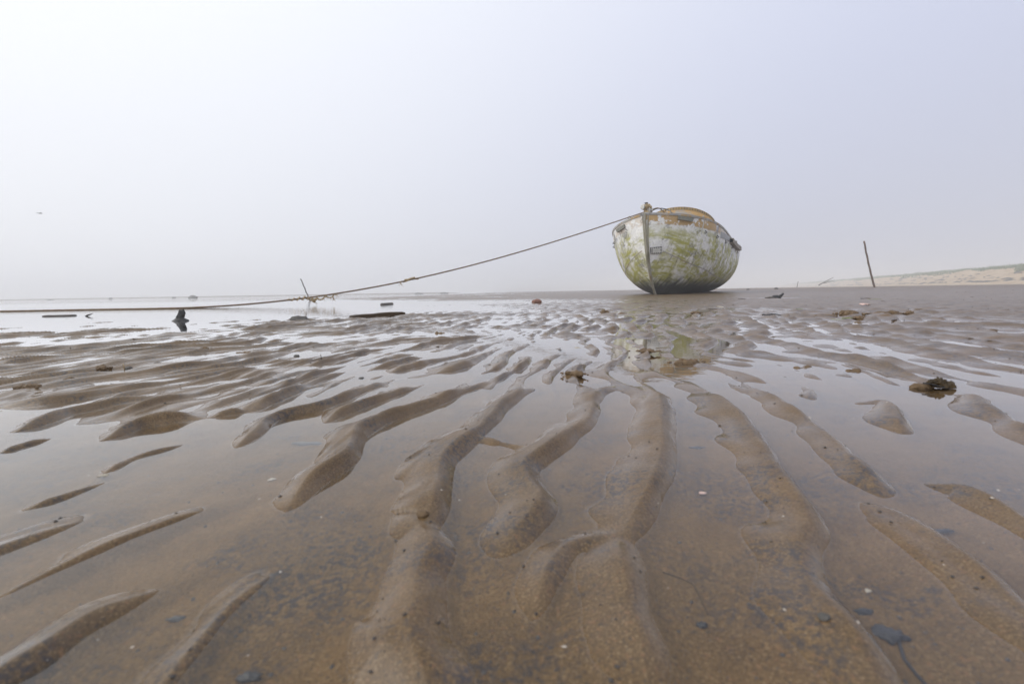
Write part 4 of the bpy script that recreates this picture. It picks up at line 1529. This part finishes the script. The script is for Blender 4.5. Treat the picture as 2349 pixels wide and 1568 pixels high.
CL = [(1318, 864, 0.026, 0.016, 0.010, 'sand clump with a dark hollow left of the boat reflection'),
      (1575, 832, 0.046, 0.024, 0.014, 'crumbly sand clump across the ripple below the boat reflection'),
      (1480, 812, 0.040, 0.022, 0.010, 'low sand clump with hollows in the boat reflection'),
      (1840, 842, 0.036, 0.022, 0.016, 'broad crumbled sand clump left of the seaweed lump'),
      (1962, 851, 0.024, 0.016, 0.012, 'small brown sand clump between crumbled clump and seaweed lump'),
      (1945, 724, 0.075, 0.055, 0.042, 'largest crumbly sand mound on the flat below the stake'),
      (1885, 728, 0.12, 0.05, 0.018, 'long low crumbly sand streak left of the largest mound'),
      (2040, 723, 0.11, 0.05, 0.020, 'flat crumbly sand patch right of the largest mound'),
      (1973, 733, 0.050, 0.03, 0.018, 'rounded sand lump just below the largest mound'),
      (2084, 723, 0.036, 0.026, 0.018, 'small pointed sand lump at the end of the crumbly row'),
      (1595, 721, 0.04, 0.026, 0.014, 'sand lump beside the second pool in front of the boat'),
      (1387, 716, 0.036, 0.026, 0.034, 'pointed brown clod standing on the flat below the bow'),
      (1422, 720.5, 0.070, 0.036, 0.020, 'flat brown clod right of the pointed clod'),
      (237, 850, 0.019, 0.014, 0.013, 'pale worm cast on the ripples far left'),
      (62, 894, 0.024, 0.016, 0.012, 'knobbly worm cast at the left edge'),
      (160, 873, 0.012, 0.009, 0.006, 'tiny brown sand knob near the left edge'),
      (470, 805, 0.018, 0.012, 0.010, 'dark sand knob on the mid-left ripples'),
      (560, 808, 0.040, 0.016, 0.008, 'long dark sand crumble on the mid-left ripples'),
      (1008, 764, 0.036, 0.022, 0.016, 'reddish worm cast between the pools at photo centre'),
      (1135, 797, 0.020, 0.012, 0.007, 'small brown sand clod in the centre pool'),
      (2110, 714, 0.05, 0.03, 0.014, 'low sand hump right of the pink shell'),
      (2285, 758, 0.040, 0.02, 0.006, 'thin crumbly sand patch near the right edge')]
for i, (x, y, sx, sy, sz, lab) in enumerate(CL):
    p = unproj(x, y)
    o = obj('sand_clump', crumble_mesh('sand_clump', sx * 0.72, sy * 0.72, sz * 0.62, i + 40), CLUMP)
    o.location = (p[0], p[1], gz(p[0], p[1]) - sz * 0.02)
    o.rotation_euler = (0, 0, (i * 1.3) % 0.8 - 0.4)
    tag(o, lab, 'sand clump', 'crumbled sand clumps')

# seaweed lump on the right, with its holdfast strand
p = unproj(2155, 890)
zl = 0.001
lump = empty('seaweed_lump', (p[0], p[1], zl))
lump.scale = (0.72, 0.72, 0.8)
tag(lump, 'dark brown seaweed lump mirrored in the pool on the right', 'seaweed')
obj('frond', lump_mesh('frond', (0.015, 0.009, 0.010), 61, 0.6, 4, 2.2, 0.3), WEED, lump).location = (-0.004, 0.0, 0.004)
obj('frond', lump_mesh('frond', (0.010, 0.007, 0.007), 63, 0.4, 3, 1.8, 0.3), WEED, lump).location = (0.015, -0.002, 0.002)
obj('sand_base', lump_mesh('sand_base', (0.020, 0.010, 0.006), 64, 0.35, 3, 1.6, 0.4), CLUMP, lump).location = (-0.027, 0.004, 0.0)
obj('strand', fix(mesh('strand', *tube(catmull([(-0.032, -0.002, 0.008), (-0.022, -0.006, 0.007), (-0.012, -0.009, 0.004), (0.0, -0.010, 0.002)], 5), 0.0011, 6))), BLACKWEED, lump)


def flake(px, py, sx, sy, seed, lab, z):
    p = unproj(px, py)
    o = obj('black_weed', lump_mesh('black_weed', (sx * 0.75, sy * 0.75, 0.0010), seed, 0.75, 3, 2.0, 0.5), BLACKWEED)
    o.location = (p[0], p[1], gz(p[0], p[1]) + 0.0004)
    return tag(o, lab, 'seaweed')


def leaf(name, px, py, ln, wd, mat_, lab, rz, z=None, curl=0.3, cat='seaweed', grp=None):
    p = unproj(px, py)
    g = gz(p[0], p[1]) if z is None else z
    vs, fs = [], []
    n_ = 10
    for i in range(n_ + 1):
        u = i / n_
        w = wd * math.sin(math.pi * min(0.97, u * 0.92 + 0.06)) ** 0.7
        x = ln * (u - 0.5)
        yo = curl * ln * 0.4 * math.sin(u * 4.0)
        zc = 0.0012 + abs(curl) * 0.10 * ln * math.sin(u * 5 + 1) ** 2
        vs += [(x, yo - w / 2, zc), (x, yo, zc + 0.12 * wd), (x, yo + w / 2, zc + 0.02 * wd)]
    for i in range(n_):
        for k in range(2):
            fs.append((3 * i + k, 3 * i + 3 + k, 3 * i + 4 + k, 3 * i + 1 + k))
    o = obj(name, mesh(name, vs, fs), mat_)
    sm = o.modifiers.new('thick', 'SOLIDIFY')
    sm.thickness = max(0.0006, wd * 0.06)
    o.location = (p[0], p[1], g)
    o.rotation_euler = (0, 0, rz)
    return tag(o, lab, cat, grp)


leaf('green_weed', 1942, 734, 0.045, 0.016, GREENWEED, 'yellow-green seaweed scrap under the largest sand mound', 0.2)
leaf('green_weed', 1925, 735, 0.05, 0.008, GREENWEED, 'thin green seaweed blade left of the yellow-green scrap', -0.5)
leaf('green_weed', 1833, 711, 0.05, 0.012, GREENWEED, 'green seaweed blade on the sand below the stake', 0.3)
leaf('green_weed', 2005, 690, 0.10, 0.012, GREENWEED, 'green weed strip on the flat beyond the pink shell', -0.2)
leaf('black_weed', 1768, 728, 0.07, 0.022, BLACKWEED, 'black crumpled weed right of the boat reflection', 0.3, curl=0.9)
leaf('black_weed', 1740, 732, 0.03, 0.010, BLACKWEED, 'black weed shred left of the crumpled weed', -0.3)
flake(710, 1012, 0.022, 0.0045, 208, 'dark weed ribbon sunk in the left pool', -0.0082)
flake(1598, 1018, 0.007, 0.0025, 207, 'small dark flake sunk in the pool right of centre', -0.0076)
flake(2155, 1208, 0.011, 0.0016, 206, 'dark curved weed strand sunk at the right', -0.0076)
flake(2040, 1438, 0.0075, 0.0042, 201, 'largest black weed flake in the lower right foreground', -0.0066)
flake(1985, 1385, 0.0045, 0.0022, 202, 'black weed flake above the largest lower right flake', -0.0066)
flake(1610, 1410, 0.0026, 0.002, 203, 'black square weed flake in the lower middle foreground', -0.0062)
flake(570, 1530, 0.005, 0.0024, 204, 'black weed flake in the lower left foreground', -0.0072)
flake(405, 1408, 0.005, 0.0014, 205, 'dark weed shred left of the lower left flake', -0.0076)
leaf('red_leaf', 1612, 1122, 0.005, 0.003, PINKSHELL, 'tiny pinkish fleck in the pool right of centre', 0.2, cat='leaf')
leaf('brown_leaf', 1984, 688, 0.09, 0.03, PLANKM, 'brown leaf on the flat left of the green strip', 0.1, cat='leaf')
leaf('brown_leaf', 2052, 738, 0.022, 0.014, PLANKM, 'curled brown leaf right of the sand mound', 0.5, cat='leaf')
leaf('brown_leaf', 1702, 687.5, 0.09, 0.03, PLANKM, 'brown leaf on the sand below the right side of the boat', 0.1, cat='leaf')
leaf('brown_leaf', 1636, 712, 0.06, 0.02, PLANKM, 'thin brown leaf beside the pools in front of the boat', -0.1, cat='leaf')

# weed stalk at lower right
def on_sand(x, y):
    p = unproj(x, y)
    p[2] = gz(p[0], p[1]) + 0.0004
    return p


o = obj('weed_stalk', fix(mesh('weed_stalk', *tube([on_sand(x, y) for x, y in ((2062, 1450), (2075, 1490), (2105, 1525), (2140, 1560), (2165, 1600))], 0.0006, 5))), BLACKWEED)
tag(o, 'long dark weed stalk below the largest lower right flake', 'seaweed')
o = obj('weed_stalk', fix(mesh('weed_stalk', *tube([on_sand(x, y) for x, y in ((1520, 1296), (1560, 1305), (1592, 1320), (1610, 1352), (1624, 1385))], 0.00022, 5))), WEED)
tag(o, 'hair-thin brown weed stalk sunk in the middle foreground', 'seaweed')

# small stones, shells
ST = [(1231, 694.5, 0.055, REDSTONE, 'red-brown stone on the flat left of the boat'), (1888, 1446, 0.0022, GREYSTONE, 'round dark pebble in the lower right foreground'),
      (295, 848, 0.006, GREYSTONE, 'tiny dark pebble on the far left ripples'), (680, 817, 0.006, GREYSTONE, 'blue-grey pebble on the mid-left ripples'),
      (1285, 803, 0.006, GREYSTONE, 'dark pebble in the pool left of the boat reflection'), (829, 867, 0.005, GREYSTONE, 'dark pebble on a ripple crest left of centre'),
      (970, 1201, 0.0035, CLUMP, 'little brown pebble where two ripples meet at centre'), (1781, 656, 0.10, GREYSTONE, 'far dark stone on the sand right of the boat'), (1716, 661, 0.08, GREYSTONE, 'far grey stone just right of the hull')]
for i, (x, y, r_, mt, lab) in enumerate(ST):
    if y < 665:
        p = unproj_y(x, y, 22)
    else:
        p = unproj(x, y)
    o = obj('stone', lump_mesh('stone', (r_, r_ * 0.8, r_ * 0.65), i + 80, 0.2, 3, 1.2, 0.5), mt)
    o.location = (p[0], p[1], gz(p[0], p[1]) + r_ * 0.2)
    tag(o, lab, 'stone', 'scattered stones')


def shell(px, py, r_, mt, lab, rz, z=None):
    p = unproj(px, py)
    g = gz(p[0], p[1]) if z is None else z
    vs, fs = [], []
    n_, m_ = 14, 6
    for j in range(m_ + 1):
        v = j / m_
        for i in range(n_ + 1):
            w = math.pi * (i / n_) * 1.0
            rr = r_ * v * (1 + 0.05 * math.cos(i * math.pi))
            vs.append((rr * math.cos(w) * 1.05, rr * math.sin(w) * 1.3 - r_ * 0.5, r_ * 0.55 * math.sin(math.pi * v * 0.55 + 0.4) * (1 - 0.5 * v) + 0.04 * r_ * math.cos(i * math.pi)))
    for j in range(m_):
        for i in range(n_):
            a = j * (n_ + 1) + i
            fs.append((a, a + 1, a + n_ + 2, a + n_ + 1))
    o = obj('shell', mesh('shell', vs, fs), mt)
    sm = o.modifiers.new('thick', 'SOLIDIFY')
    sm.thickness = r_ * 0.1
    o.location = (p[0], p[1], g)
    o.rotation_euler = (0.15, 0, rz)
    return tag(o, lab, 'shell', 'scattered shells')


shell(1982, 704, 0.030, PINKSHELL, 'pink shell on the flat sand below the stake', 0.4)
shell(1653, 708, 0.030, SHELL, 'white shell by the pools in front of the boat', 1.2)
shell(1326, 797, 0.010, SHELL, 'white sliver of shell in the pool left of the boat reflection', 2.0)
shell(1993, 1336, 0.0015, SHELL, 'pale yellow shell chip in the lower right foreground', 0.3)
shell(622, 1088, 0.0026, SHELL, 'pale shell fragment sunk in the left pool', 0.6)
shell(238, 1090, 0.0034, SHELL, 'pale shell scrap at the tip of the left pool ripple', 0.2)
shell(2028, 660, 0.05, SHELL, 'far white shell on the sand below the stake foot', 0.1)
shell(2243, 656.5, 0.05, SHELL, 'far white shell on the sand near the right edge', 0.9)

# dry stalks poking from the left ripples
for x, y, hgt, lab in ((285, 850, 0.012, 'short pale stalk standing on the left ripples'), (150 + 587, 826, 0.012, 'thin dark twig standing in the mid-left pool'), (559, 850, 0.006, 'tiny dark stub on the mid-left ripples')):
    p = unproj(x, y)
    o = obj('stalk', fix(mesh('stalk', *tube([(0, 0, -0.01), (0.0003, 0, hgt * 0.5), (-0.0006, 0, hgt)], [0.0008, 0.0007, 0.0005], 5))), FRAY if x == 285 else WEED)
    o.location = (p[0], p[1], max(0, gz(p[0], p[1])))
    tag(o, lab, 'stalk')

# uncountable grit, shell crumbs and shreds over the flat
rg_ = random.Random(11)
gm = [simple_mat('dark_grit', (0.03, 0.028, 0.028), (0.07, 0.06, 0.055), 400, 0.6, 0.0002), simple_mat('pale_grit', (0.40, 0.34, 0.27), (0.55, 0.50, 0.44), 400, 0.6, 0.0002), simple_mat('brown_shreds', (0.06, 0.04, 0.022), (0.12, 0.08, 0.045), 200, 0.7, 0.0004)]
gr_pts = []
for i in range(2600):
    d = 0.11 * (70 ** rg_.random())
    a = rg_.uniform(-1.3, 1.3) * d
    kind = rg_.choices((0, 1, 2), (0.76, 0.05, 0.19))[0]
    if kind == 2 and d < 0.7:
        kind = 0
    gr_pts.append((a, d, kind))
ga2 = np.array(gr_pts)
gzz = ground_z(ga2[:, 0], ga2[:, 1])
parts = {0: [], 1: [], 2: []}
for (x, y, kind), z in zip(gr_pts, gzz):
    if z < -0.012:
        continue
    r_ = (0.00035 + 0.0008 * rg_.random() ** 4) * (1 + 1.1 * min(y, 3)) if kind < 2 else rg_.uniform(0.002, 0.009) * (0.6 + 0.5 * min(y, 3))
    sx, sy, sz = (r_, r_ * rg_.uniform(0.5, 1), r_ * 0.6) if kind < 2 else (r_, r_ * 0.3, r_ * 0.14)
    an = rg_.uniform(0, 3.14)
    ca, sa = math.cos(an), math.sin(an)
    o6 = []
    for q in ((1, 0, 0), (0, 1, 0), (-1, 0, 0), (0, -1, 0), (0, 0, 1), (0, 0, -0.6)):
        j = rg_.uniform(0.75, 1.25)
        u, v, w = q[0] * sx * j, q[1] * sy * j, q[2] * sz * j
        o6.append((x + u * ca - v * sa, y + u * sa + v * ca, z + w + sz * 0.3))
    parts[int(kind)].append((o6, [(0, 1, 4), (1, 2, 4), (2, 3, 4), (3, 0, 4), (1, 0, 5), (2, 1, 5), (3, 2, 5), (0, 3, 5)]))
for k, nm, lab, cat in ((0, 'dark_grit', 'scattered dark grains and grit over the rippled sand', 'grit'), (1, 'shell_grit', 'scattered pale shell crumbs over the rippled sand', 'shell grit'), (2, 'weed_shreds', 'scattered brown weed shreds over the sand flat', 'weed shreds')):
    v_, f_ = join(parts[k])
    tag(obj(nm, mesh(nm, v_, f_), gm[k], smooth=False), lab, cat, kind='stuff')

# gull far off over the water
p = unproj_y(91, 489.5, 45)
gu = empty('gull', tuple(p), (0, 0, R(75)))
tag(gu, 'tiny grey gull gliding low in the left sky', 'bird')
obj('body', fix(mesh('body', *tube([(-0.20, 0, 0), (-0.12, 0, 0.01), (0.0, 0, 0.0), (0.13, 0, 0.01), (0.19, 0, 0.015), (0.23, 0, 0.008)], [0.012, 0.035, 0.05, 0.035, 0.026, 0.006], 8))), GULL, gu)
for s in (1, -1):
    obj('wing', fix(mesh('wing', [(0.07, s * 0.03, 0.02), (-0.07, s * 0.03, 0.015), (0.09, s * 0.22, 0.09), (-0.05, s * 0.22, 0.08), (-0.03, s * 0.5, 0.05), (-0.09, s * 0.48, 0.045), (0.0, s * 0.1, 0.03), (0.02, s * 0.23, 0.075)], [(0, 2, 3, 1), (2, 4, 5, 3), (0, 1, 6), (1, 3, 7, 6), (3, 5, 7), (5, 4, 7), (4, 2, 7), (2, 0, 6, 7)])), GULL, gu)
